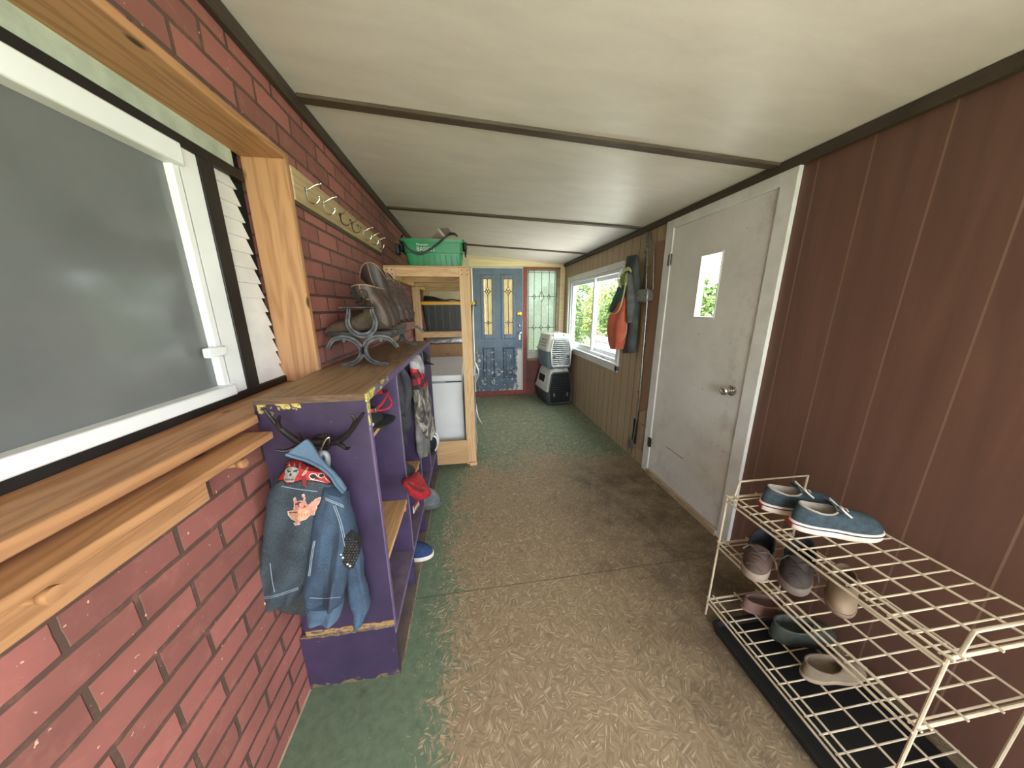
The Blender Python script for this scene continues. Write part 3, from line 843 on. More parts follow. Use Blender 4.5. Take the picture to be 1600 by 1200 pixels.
# collar: a folded band with a rolled edge
cl = MB()
poly = [(475, 688), (462, 698), (446, 710), (462, 715), (479, 720), (502, 732), (516, 744), (525, 758), (536, 770), (541, 766), (532, 752), (521, 739), (508, 727), (497, 714), (487, 697), (479, 688)]
cpts = [A(x, y, .872 + .0004 * (x - 447)) for x, y in poly]
cl.prism(cpts, (0, .012, 0))
part('collar', cl, m_den_l, t, bevel=.004)
cr = MB().tube(spline([A(x, y, .868 + .0004 * (x - 447)) for x, y in poly[2:9]], 24), .0042, 8)
part('collar_edge', cr, m_den_l, t)
def onto(tree, x, z, off=.0015):
    h = tree.ray_cast(Vector((x, .6, z)), Vector((0, 1, 0)))
    return Vector((x, (h[0].y if h[0] else .9) - off, z))
def seam(tree, pts, r=.0011, off=.001, m=None):
    P = spline([(x, y, 0) for x, y in pts], 26)
    return part('seam', MB().tube([onto_view(tree, p.x, p.y, off) for p in P], r, 5), m_seam, t)
for d in (0, 2.2): seam(bvh, [(498 + d, 800), (494 + d, 840), (484 + d, 880), (474 + d, 915)])
seam(bvh, [(440, 760), (470, 765), (496, 768)]); seam(bvh, [(422, 880), (425, 905), (429, 925)])
for d in (0, 2.5): seam(bvh, [(404, 934 + d), (430, 930 + d), (466, 918 + d)])
for d in (0, 3.0): seam(sl_bvh, [(521 + d, 790), (530 + d, 815), (537 + d, 845), (541 + d, 862)])
for d in (0, 2.5): seam(sl_bvh, [(508, 778 + d), (522, 784 + d), (537, 790 + d)])
for d in (0, 2.2): seam(sl_bvh, [(490 + d, 845), (486 + d, 870), (482 + d, 900)])
seam(sl_bvh, [(484, 934), (505, 935), (532, 933)])
part('button', MB().lathe(onto_view(bvh, 413, 943, -.002), (.3, -1, .3), [(0, .008), (.003, .008), (.005, .005), (.005, .0001)], 14), m_brass, t)

def patch(name, layers, mats, parent, tree, cell=.62, off=.0022):
    """layers: (outline, material index), painted in order; a stitched-on patch that follows the cloth it is sewn to."""
    xs = [p[0] for q, _ in layers for p in q]; zs = [p[1] for q, _ in layers for p in q]
    nx = int((max(xs) - min(xs)) / cell) + 1; nz = int((max(zs) - min(zs)) / cell) + 1
    mb = MB(); idx = {}
    def vid(i, j):
        if (i, j) not in idx:
            idx[(i, j)] = len(mb.v)
            mb.v.append(onto_view(tree, min(xs) + i * cell, min(zs) + j * cell, off))
        return idx[(i, j)]
    for i in range(nx):
        for j in range(nz):
            c = (min(xs) + (i + .5) * cell, min(zs) + (j + .5) * cell)
            mi = None
            for q, k in layers:
                if inside(c, q): mi = k
            if mi is None: continue
            mb.f.append((vid(i, j), vid(i + 1, j), vid(i + 1, j + 1), vid(i, j + 1))); mb.m.append(mi)
    return part(name, mb, mats, parent, recalc=False)
def cr1(L): return [(420 + x / 8.571, 690 + y / 8.571) for x, y in L]
m_pr = M('red_embroidery', (172, 36, 42), (146, 26, 32), .7, scale=90); m_pk = M('black_embroidery', (34, 22, 24), None, .8)
m_pg = M('grey_embroidery', (150, 146, 142), (116, 112, 108), .7, scale=90); m_pw = M('white_embroidery', (204, 190, 180), None, .7)
m_pm = M('maroon_embroidery', (112, 34, 36), (90, 26, 28), .7, scale=90); m_pp = M('pink_embroidery', (186, 132, 120), (164, 110, 98), .7, scale=90)
m_pb = M('tan_embroidery', (196, 150, 122), (176, 128, 102), .7, scale=90)
flame = cr1([(65, 550), (150, 430), (200, 370), (240, 250), (330, 220), (440, 240), (520, 310), (600, 325), (720, 370), (800, 440), (850, 560), (800, 585), (640, 545), (525, 535), (515, 600), (480, 618), (440, 592), (428, 535), (330, 565), (230, 585), (180, 525), (100, 562)])
fred = cr1([(110, 520), (170, 440), (215, 385), (255, 270), (330, 245), (430, 262), (515, 335), (600, 345), (710, 388), (785, 452), (825, 545), (790, 560), (640, 525), (500, 512), (420, 515), (330, 540), (240, 560), (190, 505)])
L = [(flame, 1), (fred, 0)]
for a in range(5):
    x0 = 262 + a * 36; L.append((cr1([(x0, 350), (x0 + 12, 262 + 6 * abs(a - 2)), (x0 + 20, 352)]), 4 if a % 2 else 3))
L += [(cr1(ell(308, 405, 104, 78)), 1), (cr1(ell(308, 405, 96, 70)), 2), (cr1([(222, 430), (395, 430), (360, 470), (335, 545), (215, 535), (200, 480)]), 2),
      (cr1([(240, 375), (290, 398), (300, 412), (255, 410)]), 1), (cr1([(322, 412), (335, 388), (388, 372), (380, 402)]), 1), (cr1([(285, 425), (300, 420), (306, 458), (272, 458)]), 1)]
for a in range(6): L.append((cr1([(218 + a * 20, 490), (224 + a * 20, 490), (222 + a * 20, 530), (217 + a * 20, 530)]), 1))
L += [(cr1([(212, 506), (335, 508), (335, 513), (212, 511)]), 1),
      (cr1([(440, 450), (525, 330), (535, 345), (500, 420), (450, 460)]), 3), (cr1([(452, 448), (515, 355), (490, 415)]), 0),
      (cr1([(440, 470), (500, 450), (510, 600), (480, 610), (445, 585)]), 4),
      (cr1(ell(595, 465, 58, 42)), 3), (cr1(ell(595, 465, 46, 31)), 1), (cr1([(620, 440), (665, 495), (690, 500), (620, 500)]), 1),
      (cr1(ell(705, 455, 46, 34)), 3), (cr1(ell(705, 455, 36, 25)), 1), (cr1([(735, 455), (800, 520), (835, 560), (760, 505)]), 3), (cr1([(520, 505), (620, 520), (780, 555), (640, 512)]), 3)]
patch('flame_skull_patch', L, [m_pr, m_pk, m_pg, m_pw, m_pm], t, bvh)
pig = cr1([(250, 935), (330, 915), (335, 840), (330, 760), (355, 740), (372, 800), (430, 790), (455, 800), (470, 760), (438, 715), (470, 700), (485, 720), (490, 790), (515, 850), (540, 840), (620, 770), (690, 740), (712, 755), (690, 810), (640, 870), (665, 905), (655, 935), (615, 945), (620, 985), (560, 985), (500, 1040), (415, 1070), (420, 1110), (350, 1125), (330, 1095), (360, 1065), (300, 1040), (258, 985)])
pin = [(x + (s_ - x) * .07, y + (r_ - y) * .07) for (x, y), s_, r_ in [(p, 420 + 470 / 8.571, 690 + 930 / 8.571) for p in pig]]
L = [(pig, 3), (pin, 5), (cr1([(262, 935), (390, 925), (470, 900), (560, 930), (520, 1010), (420, 1050), (310, 1030)]), 6), (cr1([(535, 880), (620, 790), (690, 752), (640, 830), (560, 895)]), 5),
     (cr1([(345, 840), (400, 800), (450, 810), (500, 880), (440, 890), (380, 870)]), 4), (cr1(ell(440, 850, 34, 36)), 5), (cr1(ell(372, 880, 26, 34)), 5), (cr1([(262, 945), (380, 940), (385, 952), (270, 960)]), 4),
     (cr1(ell(600, 905, 26, 20)), 6), (cr1(ell(375, 1092, 26, 16)), 5)]
for a in range(4): L.append((cr1([(400 + a * 36, 950), (412 + a * 36, 975), (400 + a * 36, 1005), (405 + a * 36, 975)]), 4))
patch('winged_emblem_patch', L, [m_pr, m_pk, m_pg, m_pw, m_pm, m_pp, m_pb], t, bvh)
# studded black pouch tucked at the jacket's side
t = thing('studded_pouch', 'small black studded leather pouch hanging at the side of the denim jacket', 'pouch', (-.42, .87, .75))
pz = [(541, 838), (536, 850), (527, 858), (532, 874), (545, 889), (552, 888), (558, 872), (561, 858), (556, 846)]
bm_ = MB().prism([A(x, y, .862) for x, y in pz], (0, .034, 0))
rnd_ = random.Random(3)
for i in range(9):
    for j in range(13):
        px_, py_ = 526 + i * 4.3 + (j % 2) * 2, 838 + j * 4.2
        if inside((px_, py_), pz): bm_.ball(A(px_, py_, .862), rnd_.uniform(.0045, .0062), 6, sc=(1, .7, 1))
part('pouch_body', bm_, M('black_knobbly_leather', (34, 32, 34), (18, 17, 19), .5, scale=70), t, bevel=.004)
for p in ((533, 866), (536, 871), (543, 881), (547, 884)):
    c_ = A(p[0], p[1], .858)
    part('stud', MB().ball(c_, .0055, 8), m_chrome, t)
# grey plastic hanger hooked behind the jacket
t = thing('clothes_hanger', 'grey plastic hanger hook beside the collar of the denim jacket', 'hanger', (-.46, .93, 1.06))
hg = MB()
hg.tube(spline([A(497, 712, .93), A(503, 698, .925), A(510, 686, .925), A(515, 684, .928), A(514, 692, .935)], 20), .0028, 8)
part('hook', hg, m_wire, t)
hg = MB().tube(spline([A(498, 716, .93), A(503, 708, .93), A(509, 709, .93), A(512, 718, .93), A(511, 733, .93)], 20), .0085, 10)
part('neck', hg, M('grey_plastic', (126, 130, 138), (104, 108, 116), .35), t)

# ------------------------------------------------------------------ horseshoe boot rack and boots on the cubby
m_shoe = M('worn_grey_iron', (112, 112, 112), (72, 72, 74), .38, .85, scale=40, bump=.2)
t = thing('horseshoe_boot_rack', 'boot rack welded from worn grey horseshoes standing on the purple cubby', 'boot rack', (-.49, 1.9, 1.218))
def horseshoe(mb, pts, y, w=.011, h=.0085, n=30):
    """flat iron bar bent along pts (x,z) in a plane of constant y, with a crease groove."""
    P = spline([(x, y, z) for x, z in pts], n)
    rings = []
    for i, p in enumerate(P):
        tg = (P[min(i + 1, n - 1)] - P[max(i - 1, 0)]).normalized()
        a = Vector((-tg.z, 0, tg.x)); b = Vector((0, 1, 0))
        ww = w * (0.75 + .35 * math.sin(math.pi * i / (n - 1)))
        prof = [(-1, -1), (-.25, -1), (-.1, -.45), (.1, -.45), (.25, -1), (1, -1), (1, 1), (-1, 1)]
        rings.append([p + a * (u * ww) + b * (v * h) for u, v in prof])
    mb.loft(rings)
def C(cx, cz, rx, rz, a0, a1, n=11):
    return [(cx + rx * math.cos(math.radians(a0 + (a1 - a0) * k / (n - 1))), cz + rz * math.sin(math.radians(a0 + (a1 - a0) * k / (n - 1)))) for k in range(n)]
for y in (1.50, 2.36):
    a = MB(); horseshoe(a, [(-.645, 1.305)] + C(-.575, 1.292, .075, .062, 128, -78) + [(-.598, 1.226)], y); part('horseshoe', a, m_shoe, t)
    a = MB(); horseshoe(a, [(-.337, 1.305)] + C(-.412, 1.292, .075, .062, 52, 258) + [(-.386, 1.226)], y); part('horseshoe', a, m_shoe, t)
    a = MB(); horseshoe(a, [(-.532, 1.484)] + C(-.484, 1.424, .060, .062, 152, 388) + [(-.436, 1.481)], y); part('horseshoe', a, m_shoe, t)
for x, z in ((-.575, 1.337), (-.412, 1.337)):
    part('rod', MB().cyl((x, 1.5, z), (x, 2.36, z), .007, n=10), m_shoe, t)
part('crossbar', MB().cyl((-.575, 1.497, 1.487), (-.425, 1.497, 1.487), .006, n=10), m_shoe, t)

def sup(a, b, w, n=26, p=.85):
    """ring: ellipse with ends a (front/top) and b (back/bottom) in the local x-z plane, half width w in y."""
    a, b = Vector((a[0], 0, a[1])), Vector((b[0], 0, b[1]))
    c, h = (a + b) / 2, (a - b) / 2
    r = []
    for k in range(n):
        q = 2 * math.pi * k / n
        cs, sn = math.cos(q), math.sin(q)
        r.append(c + h * (math.copysign(abs(cs) ** p, cs)) + Vector((0, w * math.copysign(abs(sn) ** p, sn), 0)))
    return r
def wrinkle(rings, amp, seed, z0, z1):
    for r in rings:
        for p in r:
            if z0 < p.z < z1:
                p.x += amp * noise.noise(Vector((p.x * 18, p.y * 18, p.z * 55 + seed)))
                p.y += amp * noise.noise(Vector((p.x * 18 + 9, p.y * 18, p.z * 55 + seed)))
def dense(secs, n):
    A_ = spline([(s[0][0], 0, s[0][1]) for s in secs], n); B_ = spline([(s[1][0], 0, s[1][1]) for s in secs], n); W = spline([(s[2], 0, 0) for s in secs], n)
    return [sup((A_[i].x, A_[i].z), (B_[i].x, B_[i].z), W[i].x) for i in range(n)]
def sole_outline(L, wf, wh, n=40, toe=.55):
    """shoe sole, heel at x=0, toe at x=L"""
    out = []
    for k in range(n):
        q = 2 * math.pi * k / n
        u = (1 - math.cos(q)) / 2                 # 0 heel .. 1 toe
        s = 1 if q < math.pi else -1
        w = wh + (wf - wh) * (1 / (1 + math.exp(-(u - .45) * 12)))
        w -= .12 * wh * math.exp(-((u - .42) / .14) ** 2)
        e = (max(0, 1 - abs(2 * u - 1) ** 3.2)) ** toe
        out.append((L * u, s * w * e))
    return out
def make_boot(label, leather, shaftm, solem, h=.305, top=(.012, -.012), wr=.004, seed=0, pointed=True, cat='boot', group=None, cleather=None):
    t = thing('cowboy_boot' if pointed else 'work_boot', label, cat, (0, 0, 0), group)
    tw = .010 if pointed else .022
    foot = [((.295, .03), (.297, .010), tw), ((.275, .052), (.280, .012), tw + .014), ((.235, .070), (.235, .013), .043), ((.17, .088), (.17, .016), .044), ((.125, .115), (.085, .026), .036), ((.113, .145), (.006, .030), .036)]
    shaft = [((.113, .145), (.006, .030), .036), ((.112, .165), (-.002, .070), .038), ((.118, .188), (.012, .125), .042), ((.142, .215), (.032, .18), .049), ((.165, (h + .215) / 2), (.042, (h + .19) / 2), .056), ((.182, h), (.050, h), .058)]
    if not pointed: shaft[3:] = [((.150, .172), (.026, .165), .045), ((.158, h - .02), (.046, h - .03), .050), ((.160, h), (.050, h), .052)]
    fr = dense(foot, 22); sr = dense(shaft, 26)
    wrinkle(sr, wr, seed, .08, h - .03)
    for k in range(1, 9):
        g_ = ((9 - k) / 8) ** 1.5
        for p in sr[-k]:
            p.z += g_ * top[0] * ((abs(p.y) / .054) ** 2 - .5) * 2
    part('vamp', MB().loft(fr, cap1=False), leather, t)
    part('heel_counter', MB().loft([[c_ + (p - c_) * 1.035 for p in r] for r in sr[0:9] for c_ in [sum(r, Vector()) / len(r)]]), cleather or leather, t)
    sh = MB().loft(sr, cap0=False, cap1=False)
    inner = []
    for r, k in ((sr[-1], .94), (sr[-4], .9), (sr[-8], .86), (sr[-12], .8)):
        c = sum(r, Vector()) / len(r); inner.append([c + (p - c) * k for p in r])
    sh.loft([sr[-1]] + inner, 1, False, True)
    s_ = part('shaft', sh, [shaftm, m_dark], t)
    so = sole_outline(.305, .048 if not pointed else .044, .034, 40, .55 if not pointed else .75)
    sm = MB().loft([[(x - .004, y, z) for x, y in so] for z in (.0 if not pointed else .008, .018)])
    part('sole', sm, solem, t)
    hl = MB(); ho = [(x, y) for x, y in so if x < .075]
    ho = sorted(ho, key=lambda p: math.atan2(p[1], p[0] - .04))
    hl.loft([[(x * .9 + .004, y * .9, -.028 if pointed else -.012) for x, y in ho], [(x - .002, y, .010) for x, y in ho]])
    part('heel', hl, solem, t)
    tb = MB()
    tb.tube([p for p in sr[-1]], .0025, 6, closed=True)
    for sgn in (1, -1):
        tb.tube([r[len(r) // 4 if sgn > 0 else 3 * len(r) // 4] for r in sr[8:]], .0022, 5)
    part('piping', tb, M('pale_piping', (150, 126, 98), None, .6), s_)
    return t
m_brown = M('polished_brown_leather', (74, 53, 43), (48, 34, 28), .52, scale=18, bump=.15)
m_dkbrown = M('dark_brown_leather', (60, 44, 36), (40, 29, 24), .5, scale=16, bump=.2)
m_crackle = NT('creased_brown_leather', .6)
_n = m_crackle.noise(1, 5, .7, m_crackle.mapping((26, 26, 50)), 1.2)
m_crackle.color(m_crackle.ramp(_n, [(.35, (38, 29, 25)), (.55, (74, 57, 47)), (.66, (104, 85, 72))])).bump(_n, .5, .004)
m_crackle = m_crackle.mat
m_suede = M('grey_brown_suede', (80, 64, 50), (58, 46, 36), .85, scale=40)
m_solew = M('grey_boot_sole', (66, 60, 56), (44, 40, 38), .7, scale=30)
m_sole_red = M('red_brown_heel', (128, 84, 66), (92, 60, 48), .6, scale=30)
# first pair: short lace-up boots with an embossed crest
b1 = make_boot('short brown lace-up boot with round embossed crest, first in the row of boots', m_suede, m_brown, m_solew, .225, (.006, .004), .001, 1, False, cleather=m_brown)
em = MB()
for r_ in (.022, .017):
    em.tube([(.102 + r_ * math.cos(q), .0545, .188 + r_ * math.sin(q)) for q in [2 * math.pi * k / 24 for k in range(24)]], .0014, 5, closed=True)
for dx in (-.007, 0, .007): em.tube([(.102 + dx, .0545, .179), (.102 + dx * .5, .0545, .188), (.102 + dx, .0545, .197)], .0014, 5)
part('crest', em, M('embossed_dark_leather', (38, 27, 22), None, .5), b1)
lc = MB()
for k in range(5):
    z = .108 + k * .021; x = .130 + .008 * k
    lc.tube(spline([(x - .012, .032, z), (x + .006, .0, z + .005), (x - .012, -.032, z + .010)], 8), .0028, 6)
part('laces', lc, m_black, b1)
m_gore = M('black_gore', (30, 28, 28), None, .8)
gr = MB().prism([(.110, .034, .15), (.130, .028, .16), (.154, .030, .215), (.136, .040, .215)], (0, .009, 0))
part('gore', gr, m_gore, b1)
b2 = copy_tree(b1); b2['label'] = 'short brown lace-up boot half hidden behind the crested boot'
b3 = make_boot('tall dark brown cowboy boot with smooth domed shaft', m_dkbrown, m_dkbrown, m_solew, .292, (.034, 0), .003, 4)
b4 = make_boot('tall creased brown cowboy boot beside the smooth dark one', m_brown, m_crackle, m_solew, .284, (.024, 0), .007, 9, cleather=m_brown)
b5 = make_boot('creased brown cowboy boot with a reddish heel, fifth in the row', m_brown, m_crackle, m_sole_red, .264, (.022, 0), .007, 14, cleather=m_brown)
b6 = copy_tree(b5); b6['label'] = 'creased brown cowboy boot at the far end of the boot row'
for b, y, xh, rz, dz in ((b1, 1.575, -.372, .05, .012), (b2, 1.688, -.372, .0, .012), (b3, 1.806, -.380, .03, .030), (b4, 1.915, -.372, 0, .030), (b5, 2.08, -.372, .0, .030), (b6, 2.215, -.372, -.02, .030)):
    b.location = (xh, y, 1.345 + dz); b.rotation_euler = (0, 0, math.pi + rz); b['group'] = 'boots in a row on the horseshoe rack'

# ------------------------------------------------------------------ things in the cubby
def B(px, py, x=-.33): return atx((px, py), x)
m_blackcloth = M('black_cloth', (34, 34, 38), (22, 22, 26), .9, scale=40, bump=.2)
m_slate = M('slate_grey_cloth', (62, 62, 70), (38, 38, 46), .85, scale=12, bump=.25)
m_redcloth = M('red_cloth', (196, 34, 46), (150, 22, 34), .75, scale=24, bump=.3)
# bay one, on the upper shelf
t = thing('baseball_cap', 'black cap lying on the upper shelf of the nearest cubby bay', 'cap', (-.45, 1.24, 1.0))
cp = MB(); rings = []
for k in range(9):
    a = k / 8 * math.pi / 2
    rings.append([Vector((-.475 + .085 * math.cos(a) * math.cos(q), 1.225 + .092 * math.cos(a) * math.sin(q), 1.003 + .075 * math.sin(a))) for q in [2 * math.pi * j / 28 for j in range(28)]])
cp.loft(rings)
for v in cp.v: v.x += .03; v.z += .03
part('crown', cp, m_blackcloth, t)
br = MB(); fn = lambda u, v: (-.41 + .06 * u * 1.0 - .02 * (2 * v - 1) ** 2, 1.225 + .085 * (2 * v - 1) * (1 - .25 * u * u), 1.012 - .006 * u + .006 * (1 - (2 * v - 1) ** 2))
br.grid(fn, 8, 14)
for v in br.v: v.x += .035; v.z += .03
part('brim', br, m_blackcloth, t, solid=.004)
part('button', MB().ball((-.445, 1.225, 1.109), .008, 8), m_blackcloth, t)
t = thing('dog_collar', 'red strap loop lying on the black cap in the nearest cubby bay', 'strap', (-.40, 1.22, 1.05))
lp = []
for q in [2 * math.pi * j / 30 for j in range(30)]:
    lp.append(Vector((-.385 + .040 * math.cos(q), 1.23 + .125 * math.sin(q), 1.122 + .012 * math.sin(q + .6) + .004 * math.sin(3 * q))))
a = MB(); rings = [[p + Vector((0, 0, -.007)), p + Vector((.003, 0, 0)), p + Vector((0, 0, .007)), p + Vector((-.003, 0, 0))] for p in lp]
a.loft(rings + [rings[0]], cap0=False, cap1=False); part('band', a, m_redcloth, t)
a = MB().tube(spline([lp[2], lp[2] + Vector((.02, -.03, -.03)), lp[2] + Vector((.01, -.06, -.045)), lp[2] + Vector((-.03, -.10, -.04))], 14), .004, 7)
part('cord', a, m_redcloth, t)
a = MB().box(*(lambda p: (p.x - .006, p.x + .006, p.y - .012, p.y + .012, p.z - .009, p.z + .009))(lp[26])); part('buckle', a, m_steel, t, bevel=.002)
t = thing('glove', 'white and blue work glove at the front of the upper shelf beside the black cap', 'glove', (-.41, 1.07, 1.0))
a = garment([(Vector((-.44, 1.06, 1.002)), Vector((-.362, 1.05, 1.002)), .025), (Vector((-.44, 1.07, 1.03)), Vector((-.355, 1.05, 1.03)), .03), (Vector((-.43, 1.07, 1.060)), Vector((-.36, 1.06, 1.065)), .024)], (0, 1, 0), 16, 28, .3, 5, 2, .004)
part('palm', a, M('white_blue_cloth', (226, 228, 232), (58, 84, 170), .8, scale=24, lo=.44, hi=.5), t)
for k in range(4):
    p = Vector((-.432 + .02 * k, 1.065, 1.05)); a = MB().tube(spline([p, p + Vector((.004, .02, .022)), p + Vector((.008, .05, .018))], 10), [.009] * 7 + [.008, .006, .002], 8)
    part('finger', a, M('white_knit', (222, 222, 222), None, .85), t)
# bay two: dark jacket hanging
t = thing('grey_jacket', 'dark slate jacket hanging in the second cubby bay', 'jacket', (-.38, 1.6, 1.17))
a = garment([(B(619, 579, -.37), B(625, 573, -.37), .02), (B(620, 596, -.365), B(634, 592, -.365), .03), (B(622, 622, -.36), B(637, 618, -.36), .035), (B(624, 648, -.36), B(636, 640, -.36), .035), (B(626, 672, -.37), B(631, 664, -.37), .03), (B(629, 698, -.385), B(632, 690, -.385), .02)], (1, 0, 0), 40, 44, .3, 5, 6, .008)
part('body', a, m_slate, t)
a = MB().tube(spline([B(626, 575, -.35), B(633, 590, -.33), B(637, 612, -.325), B(636, 630, -.33), B(631, 650, -.34)], 22), [.012 + .012 * math.sin(math.pi * min(1, k / 17)) for k in range(22)], 12)
part('sleeve', a, m_slate, t)
t = thing('drawstring_bag', 'dark grey cloth bag sitting on the lower shelf of the second bay', 'bag', (-.42, 1.6, .546))
a = garment([(Vector((-.41, 1.47, .65)), Vector((-.41, 1.60, .655)), .03), (Vector((-.42, 1.45, .625)), Vector((-.42, 1.66, .625)), .06), (Vector((-.42, 1.45, .58)), Vector((-.42, 1.70, .58)), .07), (Vector((-.42, 1.47, .549)), Vector((-.42, 1.70, .549)), .06)], (1, 0, 0), 24, 40, .2, 5, 3, .006)
part('body', a, M('charcoal_cloth', (64, 64, 66), (44, 44, 48), .9, scale=20), t)
t = thing('red_hat', 'red knitted hat with a dark band hanging over the second bay shelf edge', 'hat', (-.31, 1.66, .56))
a = garment([(B(646, 742, -.33), B(653, 737, -.33), .015), (B(635, 750, -.325), B(655, 746, -.325), .03), (B(636, 758, -.315), B(656, 758, -.315), .035), (B(642, 764, -.31), B(655, 765, -.31), .03)], (1, 0, 0), 22, 36, .3, 5, 3, .006)
part('crown', a, m_redcloth, t)
a = garment([(B(636, 753, -.30), B(648, 758, -.30), .022), (B(640, 762, -.295), B(666, 762, -.295), .028), (B(645, 772, -.295), B(668, 772, -.295), .03), (B(654, 781, -.295), B(664, 778, -.295), .02)], (1, 0, 0), 22, 36, .4, 4, 9, .006)
part('flap', a, m_redcloth, t)
a = MB().tube(spline([B(637, 754, -.265), B(646, 762, -.26), B(657, 766, -.255), B(667, 767, -.265)], 14), .006, 7)
part('band', a, M('dark_red_band', (96, 24, 30), None, .8), t)
t = thing('warning_card', 'small red and white printed card hanging below the red hat', 'card', (-.335, 1.62, .5))
q = [B(645.5, 792, -.325), B(646.5, 803, -.325), B(655.5, 789, -.325), B(654, 778, -.325)]
part('card', MB().prism(q, (-.002, 0, 0)), M('white_card', (232, 228, 224), None, .6), t)
q = [B(646, 792, -.3245), B(646.2, 796, -.3245), B(654, 784, -.3245), B(653.5, 778.5, -.3245)]
part('print', MB().prism(q, (-.0004, 0, 0)), M('red_print', (190, 40, 40), None, .6), t)
q = MB()
for a0, b0 in (((648, 797.5), (654, 788)), ((648, 799.5), (654.3, 789.5))):
    q.prism([B(a0[0], a0[1], -.3245), B(a0[0], a0[1] + .8, -.3245), B(b0[0], b0[1] + .8, -.3245), B(b0[0], b0[1], -.3245)], (-.0004, 0, 0))
part('text_line', q, m_black, t)
# bay three: hooded plaid jacket
def plaid(name, a_, b_, c_, f=22, rough=.9):
    q = NT(name, rough); x = q.xyz()
    s1 = q.math('LESS_THAN', q.math('FRACT', q.math('MULTIPLY', q.math('ADD', x[1], 9), f)), .5)
    s2 = q.math('LESS_THAN', q.math('FRACT', q.math('MULTIPLY', q.math('ADD', x[2], 9), f)), .5)
    c = q.mix(s1, a_, b_); c2 = q.mix(s1, b_, c_)
    q.color(q.mix(s2, c, c2)); q.bump(q.noise(120, 3), .3, .002)
    return q.mat
m_buff = plaid('red_black_check', (200, 42, 62), (110, 26, 38), (32, 26, 30), 15)
m_gplaid = NT('grey_smudged_plaid', .9)
_n = m_gplaid.noise(1, 4, .65, m_gplaid.mapping((20, 20, 9)), .5)
m_gplaid.color(m_gplaid.ramp(_n, [(.34, (34, 32, 32)), (.48, (86, 82, 78)), (.56, (150, 144, 136)), (.68, (206, 200, 190))])); m_gplaid = m_gplaid.mat
m_lgrey = M('heather_grey_cloth', (186, 184, 190), (146, 144, 152), .9, scale=30, bump=.2)
t = thing('plaid_jacket', 'hooded plaid jacket of red check and grey flannel hanging in the third bay', 'jacket', (-.32, 2.0, 1.17))
a = garment([(B(645, 557, -.335), B(651, 554, -.335), .02), (B(643, 566, -.325), B(654, 562, -.325), .025), (B(646, 576, -.315), B(657, 574, -.315), .028), (B(650, 582, -.315), B(657, 586, -.315), .02)], (1, 0, 0), 20, 40, .35, 5, 2, .006)
part('hood', a, m_lgrey, t)
a = garment([(B(645, 576, -.32), B(655, 579, -.32), .025), (B(646, 592, -.315), B(660, 590, -.315), .03), (B(648, 609, -.31), B(663, 603, -.31), .035)], (1, 0, 0), 18, 40, .25, 5, 4, .005)
part('yoke', a, m_buff, t)
a = garment([(B(648, 606, -.31), B(664, 602, -.31), .035), (B(651, 625, -.305), B(667, 618, -.305), .038), (B(655, 650, -.30), B(671, 645, -.30), .04), (B(661, 672, -.30), B(674, 668, -.30), .035), (B(666, 690, -.305), B(673, 684, -.305), .022)], (1, 0, 0), 36, 44, .3, 5, 7, .008)
part('body', a, m_gplaid, t)
a = garment([(B(649, 612, -.34), B(654, 612, -.34), .015), (B(650, 650, -.335), B(658, 648, -.335), .025), (B(653, 685, -.325), B(664, 682, -.325), .03), (B(656, 706, -.325), B(667, 700, -.325), .028), (B(657, 716, -.325), B(664, 711, -.325), .02)], (1, 0, 0), 30, 40, .3, 4, 11, .006)
part('lining', a, M('grey_lining', (128, 126, 124), (92, 90, 92), .9, scale=12), t)
# bay four
t = thing('peaked_cap', 'black peaked cap sticking out of the top of the last cubby bay', 'cap', (-.3, 2.42, 1.12))
a = MB()
tip = aty((678, 570), 2.36); r0 = aty((659, 556), 2.40); r1 = aty((660, 571), 2.34)
a.grid(lambda u, v: (r0.lerp(r1, v)).lerp(tip, u) + Vector((0, (.07 * (1 - u) ** .6) * (2 * v - 1), .012 * math.sin(math.pi * v) * (1 - u))), 10, 10)
part('brim', a, m_blackcloth, t, solid=.006)
a = MB().ball((-.41, 2.42, 1.115), .085, 16, sc=(1, 1.0, .62)); part('crown', a, m_blackcloth, t)
t = thing('riding_helmet', 'glossy dark blue black helmet on the last bay shelf under the cap', 'helmet', (-.33, 2.44, .55))
c_ = aty((676, 690), 2.44)
m_gloss = M('glossy_navy_shell', (36, 44, 58), (20, 25, 34), .12, scale=4)
a = MB().ball(c_ + Vector((-.035, 0, -.005)), .088, 18, sc=(.85, 1, 1.02)); part('shell', a, m_gloss, t)
a = MB()
for s_ in (-.03, .03): a.tube(spline([c_ + Vector((-.02, s_, .088)), c_ + Vector((.035, s_, .045)), c_ + Vector((.042, s_, -.02)), c_ + Vector((.02, s_, -.07))], 14), .006, 7)
part('vent_strip', a, m_vinyl, t)
a = garment([(c_ + Vector((-.05, -.06, -.065)), c_ + Vector((-.05, .06, -.065)), .05), (c_ + Vector((-.05, -.06, -.09)), c_ + Vector((-.05, .06, -.09)), .055), (c_ + Vector((-.05, -.05, -.108)), c_ + Vector((-.05, .05, -.108)), .05)], (1, 0, 0), 8, 28, .1, 4, 1, .003)
part('padding', a, m_blackcloth, t)

